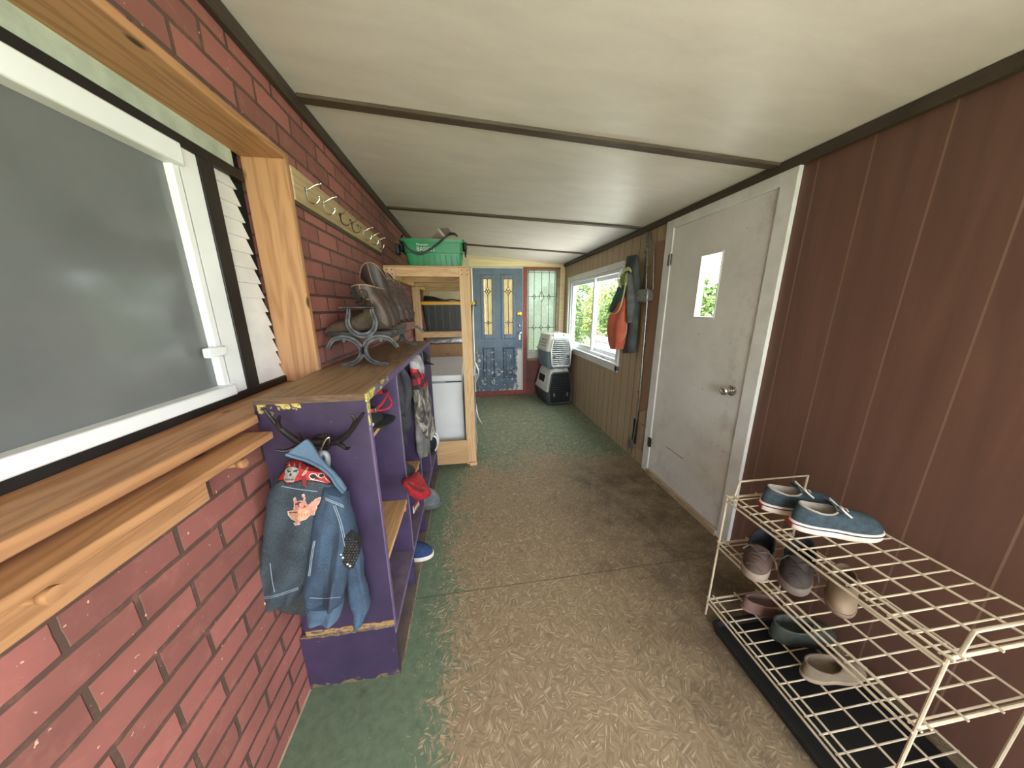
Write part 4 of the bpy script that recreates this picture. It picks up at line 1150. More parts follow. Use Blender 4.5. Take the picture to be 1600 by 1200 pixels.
# ------------------------------------------------------------------ low shoes: a generic builder, heel at x=0, toe at x=L, sole at z=0
def make_shoe(name, label, cat, L=.28, wf=.050, wh=.038, sole_h=.028, collar_z=.085, heel_z=.095, col=(.02, .135), cw=.034, up=None, solem=None, linm=None, lace=None, stripe=None, tongue=True, group=None, toe=.5):
    t = thing(name, label, cat, (0, 0, 0), group)
    n = 44
    so = sole_outline(L, wf, wh, n, toe)
    cx = L * .5
    sm = MB().loft([[(cx + (x - cx) * k, y * k, z) for x, y in so] for z, k in ((0, .96), (.006, 1.0), (sole_h - .004, 1.015), (sole_h, 1.0), (sole_h + .001, .95))])
    part('sole', sm, solem, t)
    if stripe:
        part('stripe', MB().tube([(cx + (x - cx) * 1.018, y * 1.018, sole_h * .72) for x, y in so], .0022, 6, closed=True), stripe, t)
    c0, c1 = col; ccx, crx = (c0 + c1) / 2, (c1 - c0) / 2
    rings = []
    N = 12
    for i in range(N + 1):
        s = i / N
        r = []
        for k in range(n):
            q = 2 * math.pi * k / n
            ox, oy = so[k]; ox = cx + (ox - cx) * .97; oy *= .97
            px_, py_ = ccx - crx * math.cos(q), cw * math.sin(q)
            f = s ** 1.7 if True else s
            zc_ = heel_z + (collar_z - heel_z) * min(1, (1 - math.cos(q)) * 1.1)
            if math.cos(q) < -.5: zc_ += (abs(math.cos(q)) - .5) * .02
            zz = sole_h + (zc_ - sole_h) * math.sin(s * math.pi / 2) ** .9
            r.append(Vector((ox + (px_ - ox) * f, oy + (py_ - oy) * f, zz)))
        rings.append(r)
    u = MB().loft(rings, cap0=False, cap1=False)
    upo = part('upper', u, up, t)
    top = rings[-1]
    li = MB()
    inner = [top, [Vector((ccx + (p.x - ccx) * .9, p.y * .88, p.z - .006)) for p in top], [Vector((ccx + (p.x - ccx) * .95, p.y * .9, sole_h + .012)) for p in top]]
    li.loft(inner, cap0=False, cap1=True)
    part('lining', li, linm or m_dark, t)
    part('collar', MB().tube(top, .0035, 6, closed=True), linm or up, upo)
    if tongue:
        tg = MB().grid(lambda a, b: (c1 + .03 - .055 * a, (.026 + .004 * a) * (2 * b - 1), collar_z - .012 + .034 * a + .010 * (1 - (2 * b - 1) ** 2)), 8, 8)
        part('tongue', tg, up, t, solid=.005)
    if lace:
        lc = MB()
        for k in range(4):
            x = c1 + .008 + k * .016; z = collar_z + .010 - k * .0065
            lc.tube(spline([(x, -.026, z - .008), (x + .004, 0, z + .006), (x + .008, .026, z - .008)], 9), .0032, 6)
        lc.tube(spline([(c1 + .004, 0, collar_z + .016), (c1 - .005, .03, collar_z + .028), (c1 + .015, .055, collar_z + .012), (c1 + .02, .062, collar_z - .012)], 12), .003, 6)
        lc.tube(spline([(c1 + .004, 0, collar_z + .016), (c1 - .01, -.03, collar_z + .026), (c1 + .01, -.05, collar_z + .008)], 10), .003, 6)
        part('laces', lc, lace, t)
    return t
m_rubber = M('off_white_rubber', (224, 212, 204), (200, 184, 174), .6, scale=12)
m_navy = M('navy_canvas', (38, 62, 108), (26, 44, 82), .85, scale=60)
m_slateblue = M('slate_blue_canvas', (58, 74, 84), (40, 52, 62), .85, scale=50, bump=.15)
m_whitelace = M('white_lace', (228, 222, 218), (206, 198, 192), .8)
s = make_shoe('sneaker', 'navy canvas sneaker with white sole poking out under the bench board', 'shoe', up=m_navy, solem=m_rubber, linm=m_navy, lace=m_whitelace)
s.location = (-.545, 1.63, .020); s.rotation_euler = (0, 0, -.12)
s = make_shoe('high_shoe', 'grey and teal shoe with thick dark sole low in the third bay', 'shoe', up=M('grey_suede', (112, 116, 118), (84, 88, 92), .9), solem=M('grey_rubber', (96, 98, 94), (70, 72, 68), .8), linm=M('teal_knit', (56, 92, 112), (40, 70, 88), .9), collar_z=.16, heel_z=.17, sole_h=.035, tongue=False, col=(.01, .13), cw=.042)
s.location = (-.545, 2.09, .019); s.rotation_euler = (0, 0, 0.02)
s = make_shoe('sandal_shoe', 'dark low shoe with white trim standing on the bench of the third bay', 'shoe', L=.26, up=m_blackcloth, solem=m_rubber, lace=m_whitelace)
s.location = (-.60, 1.97, .237)

# ------------------------------------------------------------------ lumber storage rack
RX0, RX1, RY0, RY1, RT = -.672, .022, 2.73, 4.92, 1.812
t = thing('storage_rack', 'unpainted lumber storage rack standing between the cubby and the blue door', 'rack', (-.33, 3.8, 0))
def post(x0, x1, y0, y1, z0=0, z1=RT): 
    p = part('post', MB().box(x0, x1, y0, y1, z0, z1), m_lum_z, t, bevel=.004)
    return p
pf = post(-.068, RX1, RY0, RY0 + .038)
pl_ = post(RX0, -.585, RY0, RY0 + .038)
post(-.66, -.572, 3.90, 3.938, 0, 1.736); post(RX0, -.585, RY1 - .038, RY1, 0, RT); post(-.066, RX1, RY1 - .038, RY1, 0, RT)
part('foot_block', MB().box(-.045, RX1 + .002, RY0 - .032, RY0 - .001, 0, .03), m_lum_x, t, bevel=.003)
for p, x0, x1 in ((pf, -.045, 0.0), (pl_, -.65, -.605)):
    s_ = MB()
    for dx in (x0, x1):
        for z in (1.79, 1.757): s_.lathe((dx, RY0, z), (0, -1, 0), [(0, .005), (.0015, .004), (.0016, .0001)], 10)
    part('screws', s_, m_dark, p)
part('front_rail', MB().box(-.585, -.068, RY0, RY0 + .038, 1.737, RT), m_lum_x, t, bevel=.004)
for y in (3.28, 3.95, 4.88):
    part('cross_beam', MB().box(-.63, RX1 - .04, y, y + .038, 1.737, RT), m_lum_x, t, bevel=.004)
part('side_rail', MB().box(-.672, -.632, RY0 + .038, RY1 - .038, 1.737, RT), m_lum_y, t, bevel=.004)
part('side_rail', MB().box(RX1 - .040, RX1 - .002, RY0 + .038, RY1 - .038, 1.737, RT), m_lum_y, t, bevel=.004)
part('top_board', MB().box(-.672, -.02, RY0 - .004, 3.36, RT, RT + .010), m_ply, t)
for y in (3.938, 4.50):
    part('shelf_rail', MB().box(-.60, RX1 - .04, y, y + .038, 1.128, 1.190), m_lum_x, t, bevel=.003)
part('shelf_board', MB().box(-.66, RX1 - .045, 3.938, RY1 - .04, 1.190, 1.202), m_ply, t)
part('base_panel', MB().box(-.62, -.05, RY0 - .014, RY0, .022, .262), m_ply, t, bevel=.002)
part('side_sheet', (MB().grid(lambda u, v: (.030 + .010 * noise.noise(Vector((u * 9, v * 7, 2))), 2.75 + 2.1 * u, .10 + .73 * v + .03 * noise.noise(Vector((u * 20, 5, v)))), 50, 24)), M('white_plastic_sheet', (232, 234, 232), (214, 218, 216), .4), t, solid=.002)
tr = MB()
tr.grid(lambda u, v: (.04 + .05 * u * (1 - v) + .004 * math.sin(9 * u), 2.80 + .10 * v + .02 * u, .50 - .13 * u + .06 * v), 8, 8)
tr.grid(lambda u, v: (.04 + .030 * math.sin(math.pi * u) + .006 * math.sin(14 * v), 2.80 + .14 * v, .98 - .18 * u + .02 * math.sin(6 * v)), 12, 12)
part('torn_sheet', tr, M('torn_white_plastic', (238, 240, 238), (222, 226, 224), .4), t, solid=.0015)

# green tote on the rack's top
m_green = M('green_plastic', (44, 142, 92), (34, 122, 78), .4, scale=5)
t = thing('green_tote', 'green plastic storage tote with white lettering on top of the lumber rack', 'storage tote', (-.30, 3.05, 1.822))
G0 = 2.86
bd = MB()
xa0, xa1, xb0, xb1 = -.495, -.050, -.535, -.030      # bottom, top
zb, zt = 1.823, 2.045
def rr(x0, x1, y0, y1, z, r=.03, n=5):
    out = []
    for cx, cy, a0 in ((x1 - r, y0 + r, -90), (x1 - r, y1 - r, 0), (x0 + r, y1 - r, 90), (x0 + r, y0 + r, 180)):
        for k in range(n + 1):
            a = math.radians(a0 + 90 * k / n); out.append((cx + r * math.cos(a), cy + r * math.sin(a), z))
    return out
bd.loft([rr(xa0, xa1, G0 + .02, 3.26, zb), rr((xa0 + xb0) / 2, (xa1 + xb1) / 2, G0 + .012, 3.27, (zb + zt) / 2 + .01), rr((xa0 + xb0) / 2 - .006, (xa1 + xb1) / 2 + .006, G0 + .004, 3.275, (zb + zt) / 2 + .012), rr(xb0, xb1, G0, 3.28, zt),
         rr(xb0 + .006, xb1 - .006, G0 + .006, 3.274, zt), rr(xa0 + .006, xa1 - .006, G0 + .028, 3.25, zb + .006)])
part('body', bd, m_green, t)
rm = MB(); rm.loft([rr(xb0 - .014, xb1 + .014, G0 - .014, 3.294, zt - .018), rr(xb0 - .016, xb1 + .016, G0 - .016, 3.296, zt + .006), rr(xb0 + .002, xb1 - .002, G0 + .002, 3.278, zt + .006)], cap0=False, cap1=False)
part('rim', rm, m_green, t)
rb = MB()
for k in range(9):
    x = -.46 + k * .048
    rb.hexa([(x, G0 + .012, zb + .004), (x + .010, G0 + .012, zb + .004), (x + .010, G0 + .03, zb + .004), (x, G0 + .03, zb + .004), (x - .012, G0 + .003, 1.926), (x - .002, G0 + .003, 1.926), (x - .002, G0 + .02, 1.926), (x - .012, G0 + .02, 1.926)])
part('ribs', rb, m_green, t, bevel=.002)
hn = MB(); hn.box(-.018, .006, 2.96, 3.16, 1.99, 2.052); hn.box(-.016, .0, 2.98, 3.14, 1.95, 1.992); part('handle', hn, m_black, t, bevel=.006)
hn = MB(); hn.box(-.572, -.545, 2.96, 3.16, 1.97, 2.05); part('handle', hn, m_black, t, bevel=.006)
def text(txt, size, loc, mat, parent, name, yaw=0):
    cu = bpy.data.curves.new(name, 'FONT'); cu.body = txt; cu.size = size; cu.extrude = .0006; cu.align_x = 'LEFT'
    cu.materials.append(mat)
    tmp = bpy.data.objects.new(name + '_outline', cu); COL.objects.link(tmp)
    me = bpy.data.meshes.new_from_object(tmp.evaluated_get(bpy.context.evaluated_depsgraph_get()))
    bpy.data.objects.remove(tmp)
    me.transform(Matrix.Translation(Vector(loc) - Vector(parent_org(parent))) @ Matrix.Rotation(math.radians(90), 4, 'X'))
    if not me.materials: me.materials.append(mat)
    o = bpy.data.objects.new(name, me); COL.objects.link(o); o.parent = parent
    return o
m_ink = M('white_print', (226, 236, 226), None, .5)
text('Mountain', .026, (-.418, G0 - .0005, 2.000), m_ink, t, 'small_lettering')
text('BASKET', .046, (-.418, G0 + .001, 1.958), m_ink, t, 'large_lettering')
t = thing('carry_strap', 'long black webbing strap draped across the front of the green tote', 'strap', (-.3, 2.84, 2.0))
sp = spline([aty(p, y) for p, y in [((624, 378), 2.90), ((629, 368), 2.84), ((632, 380), 2.828), ((641, 391), 2.828), ((655, 396), 2.83), ((668, 392), 2.83), ((681, 383), 2.828), ((692, 374), 2.82), ((700, 367), 2.825), ((709, 365.5), 2.86), ((715, 369), 2.95)]], 60)
st = MB(); st.loft([[p + Vector((0, -.002, -.011)), p + Vector((0, -.002, .011)), p + Vector((0, .001, .011)), p + Vector((0, .001, -.011))] for p in sp]); part('webbing', st, m_black, t)
st = MB().box(-.588, -.556, 2.845, 2.93, 1.925, 2.01); part('buckle', st, m_black, t, bevel=.01)
t = thing('folded_carton', 'grey brown folded carton sticking up out of the green tote', 'box', (-.2, 3.0, 2.06))
def F(px, py, y=2.95): return aty((px, py), y)
a = MB(); a.prism([F(684, 357), F(700, 356), F(706, 364), F(697, 370)], (0, .04, 0)); part('flap', a, M('grey_brown_card', (120, 108, 94), (98, 86, 74), .8), t)
a = MB(); a.prism([F(675, 371), F(682, 363.5), F(687, 367), F(696, 371), F(696, 376), F(675, 376)], (0, .03, 0)); part('flap', a, M('dull_pink_card', (138, 108, 100), (116, 92, 84), .8), t)
a = MB(); a.prism([F(683, 358, 2.945), F(686, 357, 2.945), F(698, 371, 2.945), F(694, 372, 2.945)], (0, .004, 0)); part('edge', a, M('pale_card_edge', (206, 196, 182), None, .8), t)

# black tote with yellow lid
t = thing('black_tote', 'black ribbed storage tote with a yellow lid on the rack shelf', 'storage tote', (-.26, 4.2, 1.203))
bd = MB(); bd.loft([rr(-.54, .03, 4.02, 4.40, 1.203), rr(-.57, .06, 3.99, 4.43, 1.525)]); part('body', bd, M('black_plastic', (52, 54, 54), (40, 42, 42), .5), t)
rb = MB()
for k in range(7):
    x = -.50 + k * .085; rb.hexa([(x, 4.012, 1.21), (x + .012, 4.012, 1.21), (x + .012, 4.03, 1.21), (x, 4.03, 1.21), (x - .003, 3.982, 1.515), (x + .009, 3.982, 1.515), (x + .009, 4.0, 1.515), (x - .003, 4.0, 1.515)])
part('ribs', rb, M('black_plastic_rib', (78, 80, 80), None, .45), t, bevel=.002)
ld = MB(); ld.loft([rr(-.585, .085, 3.972, 4.446, 1.525), rr(-.585, .085, 3.972, 4.446, 1.562), rr(-.56, .06, 4.0, 4.42, 1.568)]); part('lid', ld, M('yellow_plastic', (236, 184, 52), (220, 166, 38), .4, scale=4), t, bevel=.003)
part('latch', MB().box(.083, .108, 4.14, 4.26, 1.505, 1.575), M('dark_green_latch', (52, 66, 40), None, .5), t, bevel=.006)
t = thing('cable_bundle', 'crumpled black cloth bundle lying on the yellow lid', 'bundle', (-.4, 4.15, 1.568))
a = garment([(Vector((-.54, 4.12, 1.64)), Vector((-.44, 4.12, 1.63)), .05), (Vector((-.555, 4.12, 1.61)), Vector((-.36, 4.12, 1.61)), .08), (Vector((-.555, 4.12, 1.575)), Vector((-.22, 4.12, 1.574)), .09)], (0, 1, 0), 16, 40, .3, 6, 4, .01)
part('cloth', a, m_black, t)
a = MB().tube(spline([Vector((-.30, 4.08, 1.585)), Vector((-.2, 4.06, 1.59)), Vector((-.12, 4.06, 1.578)), Vector((-.06, 4.06, 1.592)), Vector((-.03, 4.06, 1.60))], 24), .008, 7); part('cord', a, m_black, t)

# chest freezer, carton and things on it
m_fz = M('freezer_enamel', (222, 222, 224), (208, 208, 211), .35, scale=3)
t = thing('chest_freezer', 'white chest freezer standing inside the lumber rack', 'freezer', (-.33, 3.4, 0))
part('body', MB().box(-.565, -.085, 2.86, 4.70, .03, .800), m_fz, t, bevel=.012)
lid = part('lid', MB().box(-.57, -.080, 2.845, 4.70, .812, .872), m_fz, t, bevel=.012)
part('gasket', MB().box(-.56, -.09, 2.866, 4.69, .798, .814), m_black, t)
part('handle', MB().box(-.40, -.24, 2.832, 2.846, .80, .815), M('grey_handle', (150, 150, 152), None, .4), lid, bevel=.004)
t = thing('cardboard_carton', 'flat brown cardboard carton lying on the chest freezer', 'box', (-.33, 4.25, .873))
bx = MB(); bx.box(-.56, -.09, 4.03, 4.55, .873, 1.035); part('carton', bx, M('brown_cardboard', (156, 122, 88), (138, 106, 74), .85, scale=5), t, bevel=.003)
part('tape', MB().box(-.56, -.09, 4.27, 4.31, 1.035, 1.0358), M('packing_tape', (178, 146, 106), None, .4), t)
pm = MB(); c_ = aty((699, 553.5), 4.029)
pm.tube([c_ + Vector((-.012, 0, -.012)), c_ + Vector((.012, 0, -.012)), c_ + Vector((.012, 0, .012)), c_ + Vector((-.012, 0, .012))], .003, 5, closed=True); part('printed_mark', pm, m_dark, t)
t = thing('plastic_bag', 'crumpled clear white plastic bag on the cardboard carton', 'bag', (-.2, 4.2, 1.036))
a = garment([(Vector((-.52, 4.25, 1.09)), Vector((-.10, 4.25, 1.10)), .04), (Vector((-.55, 4.25, 1.07)), Vector((-.09, 4.25, 1.07)), .12), (Vector((-.55, 4.25, 1.04)), Vector((-.09, 4.25, 1.04)), .13)], (0, 1, 0), 14, 60, .4, 9, 4, .014)
part('bag', a, M('crinkled_white_plastic', (230, 232, 232), (190, 194, 194), .3, scale=30), t)
t = thing('dark_cloth', 'dark folded cloth lying on the white plastic bag', 'cloth', (-.36, 4.25, 1.10))
a = garment([(Vector((-.50, 4.24, 1.128)), Vector((-.22, 4.24, 1.124)), .05), (Vector((-.54, 4.24, 1.115)), Vector((-.16, 4.24, 1.112)), .07), (Vector((-.54, 4.24, 1.10)), Vector((-.18, 4.24, 1.10)), .07)], (0, 1, 0), 8, 40, .2, 5, 4, .005)
part('cloth', a, M('grey_dark_cloth', (74, 70, 68), (54, 50, 50), .9), t)

# ------------------------------------------------------------------ pet carriers stacked in the far corner
def carrier(label, name, x0, x1, y0, y1, z0, zm, z1, top_in, m_top, m_bot, m_grille, vents, back_in, group, wire=True, bulge=.0, nx=11, nz=12):
    t = thing(name, label, 'pet carrier', ((x0 + x1) / 2, (y0 + y1) / 2, z0), group)
    cx = (x0 + x1) / 2
    bi = .035
    def tub(rings, mi=0, **k): return MB().loft(rings, mi, **k)
    lo = tub([rr(x0 + bi, x1 - bi, y0 + .02, y1 - .03, z0, .04), rr(x0 + bi * .6, x1 - bi * .6, y0 + .012, y1 - .02, z0 + .03, .04), rr(x0 + .006, x1 - .006, y0, y1, zm - .01, .05)])
    part('lower_tub', lo, m_bot, t)
    rim = tub([rr(x0 - .008, x1 + .008, y0 - .010, y1 + .01, zm - .016, .05), rr(x0 - .010, x1 + .010, y0 - .012, y1 + .012, zm + .012, .05)])
    part('rim', rim, m_top, t, bevel=.003)
    up = tub([rr(x0 + .004, x1 - .004, y0, y1, zm + .01, .05), rr(x0 + top_in * .75, x1 - top_in * .75, y0 + .012, y1 - back_in * .7, zm + (z1 - zm) * .80, .05),
              rr(x0 + top_in, x1 - top_in, y0 + .03, y1 - back_in, z1 - .012, .05), rr(x0 + top_in + .03, x1 - top_in - .03, y0 + .06, y1 - back_in - .03, z1, .04)])
    part('upper_shell', up, m_top, t)
    # door opening in the front: a dark recess with a wire grille and a surround
    dzb, dzt = z0 + .035, z1 - .055
    def hw(z):
        h = (x1 - x0) / 2 - (.055 if wire else .032)
        return h * (1 - .28 * max(0, (z - zm)) / (z1 - zm)) * (1 - .12 * max(0, zm - z) / (zm - z0))
    ring = [(cx + s * hw(z), z) for s, zz in ((-1, [dzb, dzb + .03, zm, dzt - .03, dzt]), (1, [dzt, dzt - .03, zm, dzb + .03, dzb])) for z in zz]
    ring = [((cx + (x - cx) * (.86 if z in (dzb, dzt) else 1)), z) for x, z in ring]
    fy = y0 - .016
    part('door_recess', MB().prism([(x, fy, z) for x, z in ring], (0, .03, 0)), M('carrier_inside_grey', (104, 112, 116), (70, 78, 82), .6, scale=9) if wire else m_dark, t)
    sr = MB(); sr.tube([(x, fy - .003, z) for x, z in ring], .011, 8, closed=True)
    part('door_surround', sr, m_bot if not wire else m_top, t)
    g = MB()
    zs = [dzb + .02 + (dzt - dzb - .04) * k / nz for k in range(nz + 1)]
    for z in zs:
        w_ = hw(z) - .012; g.tube([(cx - w_, fy - .012, z), (cx + w_, fy - .012, z)], .0028 if not wire else .0042, 5)
    for k in range(-nx // 2 + 1, nx // 2 + 1):
        x = cx + k * .86 * hw(zm) * 2 / nx
        g.tube([(x if True else 0, fy - .015, dzb + .015), (x, fy - .015, zm), (cx + (x - cx) * .80, fy - .015, dzt - .015)], .0028 if not wire else .0042, 5)
    d = part('grille_door', g, m_grille, t)
    m_lt = m_grille if wire else M('grey_latch', (116, 120, 120), None, .4)
    for s in (-1, 1): part('latch', MB().box(cx + s * .11 - .014, cx + s * .11 + .014, fy - .026, fy - .012, (z0 + zm) / 2 + .03, (z0 + zm) / 2 + .085), m_lt, d, bevel=.003)
    for s in (-1, 1):
        part('clip', MB().box(cx + s * .085 - .035, cx + s * .085 + .035, y0 + .005, y0 + .05, z1 - .035, z1 + .004), m_top, t, bevel=.006)
    for yk in vents:
        v = MB(); xa = x0 + top_in * .38 - .004; xb = x0 + top_in * .62 - .004
        za, zb_ = zm + (z1 - zm) * .30, zm + (z1 - zm) * .62
        v.hexa([(xa - .006, yk[0], za), (xa + .02, yk[0], za), (xa + .02, yk[1], za), (xa - .006, yk[1], za), (xb - .006, yk[0], zb_), (xb + .02, yk[0], zb_), (xb + .02, yk[1], zb_), (xb - .006, yk[1], zb_)])
        part('side_vent', v, m_dark, t, bevel=.006)
    return t
m_cw = M('carrier_white_plastic', (220, 220, 208), (206, 206, 194), .4, scale=4)
m_cg = M('carrier_blue_grey_plastic', (112, 126, 136), (94, 108, 118), .45, scale=4)
m_cd = M('carrier_dark_grey_plastic', (70, 74, 76), (56, 60, 62), .5, scale=4)
m_cp = M('carrier_pale_grey_plastic', (196, 198, 192), (178, 180, 174), .42, scale=4)
lowc = carrier('large pet carrier with dark grille door at the bottom of the corner stack', 'pet_carrier', 1.135, 1.575, 4.43, 4.98, .0, .235, .575, .075, m_cp, m_cd, M('dark_grille', (48, 52, 56), None, .45), [(4.62, 4.86)], .06, 'stacked pet carriers', False, nx=13, nz=13)
u = carrier('white and blue grey pet carrier with bright wire door, top of the corner stack', 'pet_carrier', 1.13, 1.56, 4.45, 4.96, .581, .858, 1.098, .055, m_cw, m_cg, m_wire, [], .05, 'stacked pet carriers', True, nx=12, nz=13)
ft = MB(); ft.box(1.22, 1.48, 4.58, 4.82, 1.098, 1.106); part('carry_handle', MB().tube(spline([(1.345, 4.55, 1.10), (1.345, 4.58, 1.118), (1.345, 4.74, 1.118), (1.345, 4.77, 1.10)], 16), .010, 8), m_cw, u)
vg = MB()
for k in range(3):
    for j in range(4):
        z = .90 + .045 * k; y = 4.56 + .085 * j; x = 1.13 + .055 * .75 * (z - .858) / (.24 * .8) - .004
        vg.box(x - .003, x + .012, y, y + .055, z, z + .026)
part('vent_ribs', vg, M('carrier_shade_plastic', (196, 196, 184), None, .5), u, bevel=.003)

lowc.rotation_euler.z = math.radians(7); lowc.location.x -= .026
u.rotation_euler.z = math.radians(6); u.location.x -= .012

# ------------------------------------------------------------------ right wall: conduit, box, patch panel, hanging coats
pp = MB(); pp.hexa([(1.586, 2.436, .60), (1.596, 2.436, .60), (1.596, 2.585, .50), (1.586, 2.585, .50), (1.586, 2.436, 2.0), (1.596, 2.436, 2.0), (1.596, 2.585, 2.02), (1.586, 2.585, 2.02)])
o = part('trim_9', pp, wood('brown_hardboard_patch', (138, 106, 84), (120, 90, 70), 'Z', .3, False, .6, 5), None, bevel=.001); o['kind'] = 'structure'
pp = MB().box(1.589, 1.596, 2.438, 2.56, .14, .40)
o = part('trim_10', pp, wood('bare_ply_patch', (150, 128, 108), (124, 104, 86), 'Z', .3, False, .7, 5), None, bevel=.001); o['kind'] = 'structure'
pp = MB().box(1.590, 1.597, 2.60, 2.665, .16, .56)
o = part('trim_11', pp, m_dark, None); o['kind'] = 'structure'
t = thing('junction_box', 'grey metal electrical box on the panelling beside the hanging coats', 'electrical box', (1.58, 2.685, 1.59))
part('box', MB().box(1.532, 1.596, 2.545, 2.700, 1.534, 1.634), m_steel, t, bevel=.006)
part('cover', MB().box(1.525, 1.533, 2.539, 2.706, 1.529, 1.639), M('galvanised_cover', (158, 160, 158), (126, 128, 126), .5, .1, scale=60), t, bevel=.003)
sc = MB()
for y in (2.565, 2.68): sc.lathe((1.525, y, 1.584), (-1, 0, 0), [(0, .006), (.003, .005), (.003, .0001)], 10)
part('screws', sc, m_dark, t)
t = thing('electrical_conduit', 'thin metal conduit running up the panelling through the grey electrical box', 'conduit', (1.585, 2.65, .05))
part('pipe', MB().tube([(1.574, 2.645, 1.634), (1.578, 2.685, 1.95), (1.583, 2.735, 2.135)], .010, 10), m_steel, t)
part('pipe', MB().tube(spline([(1.574, 2.54, 1.634), (1.580, 2.575, 1.85), (1.583, 2.61, 2.0), (1.585, 2.66, 2.06), (1.586, 2.68, 2.12)], 30), .006, 8), m_steel, t)
cvs = MB(); cvs.hexa([(1.578, 2.60, .42), (1.590, 2.60, .42), (1.590, 2.655, .42), (1.578, 2.655, .42), (1.578, 2.625, 1.534), (1.590, 2.625, 1.534), (1.590, 2.675, 1.534), (1.578, 2.675, 1.534)])
part('cover_strip', cvs, wood('raw_cover_strip', (182, 156, 126), (160, 130, 100), 'Z', .8, False), t, bevel=.002)
part('pipe', MB().tube([(1.570, 2.60, 1.534), (1.573, 2.575, .62), (1.578, 2.61, .3), (1.583, 2.645, .03)], .0065, 8), m_steel, t)
cl_ = MB()
for z in (1.36, 1.14, .92, .70, 1.84):
    y0_ = 2.582 if z < 1.5 else 2.64
    cl_.box(1.563, 1.592, y0_, y0_ + .03, z - .007, z + .007)
part('clips', cl_, m_steel, t, bevel=.003)
part('outlet_box', MB().box(1.560, 1.590, 2.625, 2.675, .10, .185), m_steel, t, bevel=.003)

def W(px, py, x=1.5): return atx((px, py), x)
t = thing('grey_coat', 'long dark grey coat hanging on the panelling between window and electrical box', 'coat', (1.55, 2.70, 1.95))
gx = 1.535
a = garment([(W(981, 401, gx), W(996, 398, gx), .02), (W(979, 416, gx), W(997, 415, gx), .03), (W(976, 440, gx), W(998, 436, gx), .04), (W(974, 470, gx), W(997, 466, gx), .045), (W(973, 500, gx), W(995, 495, gx), .045), (W(973, 525, gx), W(993, 522, gx), .04), (W(975, 552, gx), W(990, 551, gx), .035)], (-1, 0, 0), 50, 44, .35, 5, 2, .007)
part('body', a, M('dark_grey_green_cloth', (84, 88, 88), (54, 60, 62), .9, scale=7, bump=.2), t)
a = MB().tube(spline([W(983, 430, 1.48), W(985, 455, 1.475), W(986, 480, 1.475), W(983, 503, 1.485)], 20), [.028 + .010 * math.sin(k / 19 * math.pi) for k in range(20)], 14)
part('sleeve', a, M('mid_grey_cloth', (112, 114, 114), (82, 86, 88), .9, scale=14, bump=.2), t)
part('hook', MB().tube(spline([(1.59, 2.71, 1.955), (1.55, 2.71, 1.96), (1.54, 2.71, 1.975)], 8), .005, 6), m_steel, t)
t = thing('orange_vest', 'orange vest with pale piping hanging in front of the white window', 'vest', (1.47, 2.93, 1.75))
vx = 1.46
a = garment([(W(970, 466, vx), W(977, 464, vx), .02), (W(962, 486, vx), W(978, 480, vx), .04), (W(953.5, 497, vx), W(977, 494, vx), .05), (W(953, 515, vx), W(976, 512, vx), .055), (W(954, 533, vx), W(974, 532, vx), .05), (W(957, 545, vx), W(970, 546, vx), .045)], (-1, 0, 0), 40, 44, .22, 4, 3, .006)
part('body', a, M('orange_nylon', (214, 112, 86), (192, 92, 68), .65, scale=8, bump=.15), t)
a = garment([(W(970, 442, vx), W(978, 440, vx), .02), (W(964, 456, vx), W(978, 453, vx), .03), (W(958, 472, vx), W(976, 468, vx), .035), (W(953, 486, vx), W(970, 480, vx), .035), (W(954, 490, vx), W(964, 487, vx), .03)], (-1, 0, 0), 26, 40, .25, 4, 5, .005)
part('lining', a, M('dark_green_lining', (66, 92, 84), (46, 68, 62), .8, scale=9), t)
a = MB().tube(spline([W(952, 488, vx - .045), W(960, 490, vx - .06), (W(968, 483, vx - .06)), W(973, 466, vx - .055), W(978, 442, vx - .05)], 30), .006, 8)
part('piping', a, M('pale_yellow_piping', (216, 210, 164), None, .7), t)
a = MB().tube(spline([W(975, 502, vx - .05), W(979, 508, vx - .055), W(978, 520, vx - .055), W(974, 530, vx - .05)], 20), .004, 8)
part('piping', a, M('pale_armhole_piping', (206, 190, 170), None, .7), t)
t = thing('scarf', 'pale green and white strap cap hanging above the orange vest', 'strap', (1.44, 2.85, 1.78))
a = MB(); pt_ = spline([W(970, 448, 1.40), W(969, 436, 1.40), W(974, 424, 1.41), W(982, 420, 1.43), W(986, 424, 1.44)], 30)
a.loft([[p + Vector((0, -.0, -.016)), p + Vector((-.006, 0, 0)), p + Vector((0, 0, .016)), p + Vector((.006, 0, 0))] for p in pt_]); part('band', a, M('pale_green_webbing', (186, 192, 140), (160, 168, 112), .8, scale=30), t)
a = MB().tube(spline([W(968, 447, 1.40), W(966, 436, 1.40), W(968, 426, 1.40), W(971, 421, 1.40)], 16), .009, 8); part('cord', a, m_vinyl, t)
a = garment([(W(972, 429, 1.42), W(981, 426, 1.42), .014), (W(970, 438, 1.42), W(980, 436, 1.42), .02), (W(971, 446, 1.42), W(978, 446, 1.42), .015)], (-1, 0, 0), 14, 30, .3, 4, 2, .004); part('crown', a, M('olive_green_cloth', (140, 148, 96), (112, 120, 74), .8, scale=20), t)
t = thing('screwdriver', 'small white tool lying on the white window sill beside the vest', 'tool', (1.60, 3.42, .89))
part('blade', MB().cyl((1.60, 3.40, .893), (1.60, 3.56, .893), .004, n=8), m_steel, t)
part('handle', MB().lathe((1.60, 3.40, .895), (0, -1, 0), [(0, .006), (.01, .011), (.08, .011), (.09, .004)], 12), m_vinyl, t)

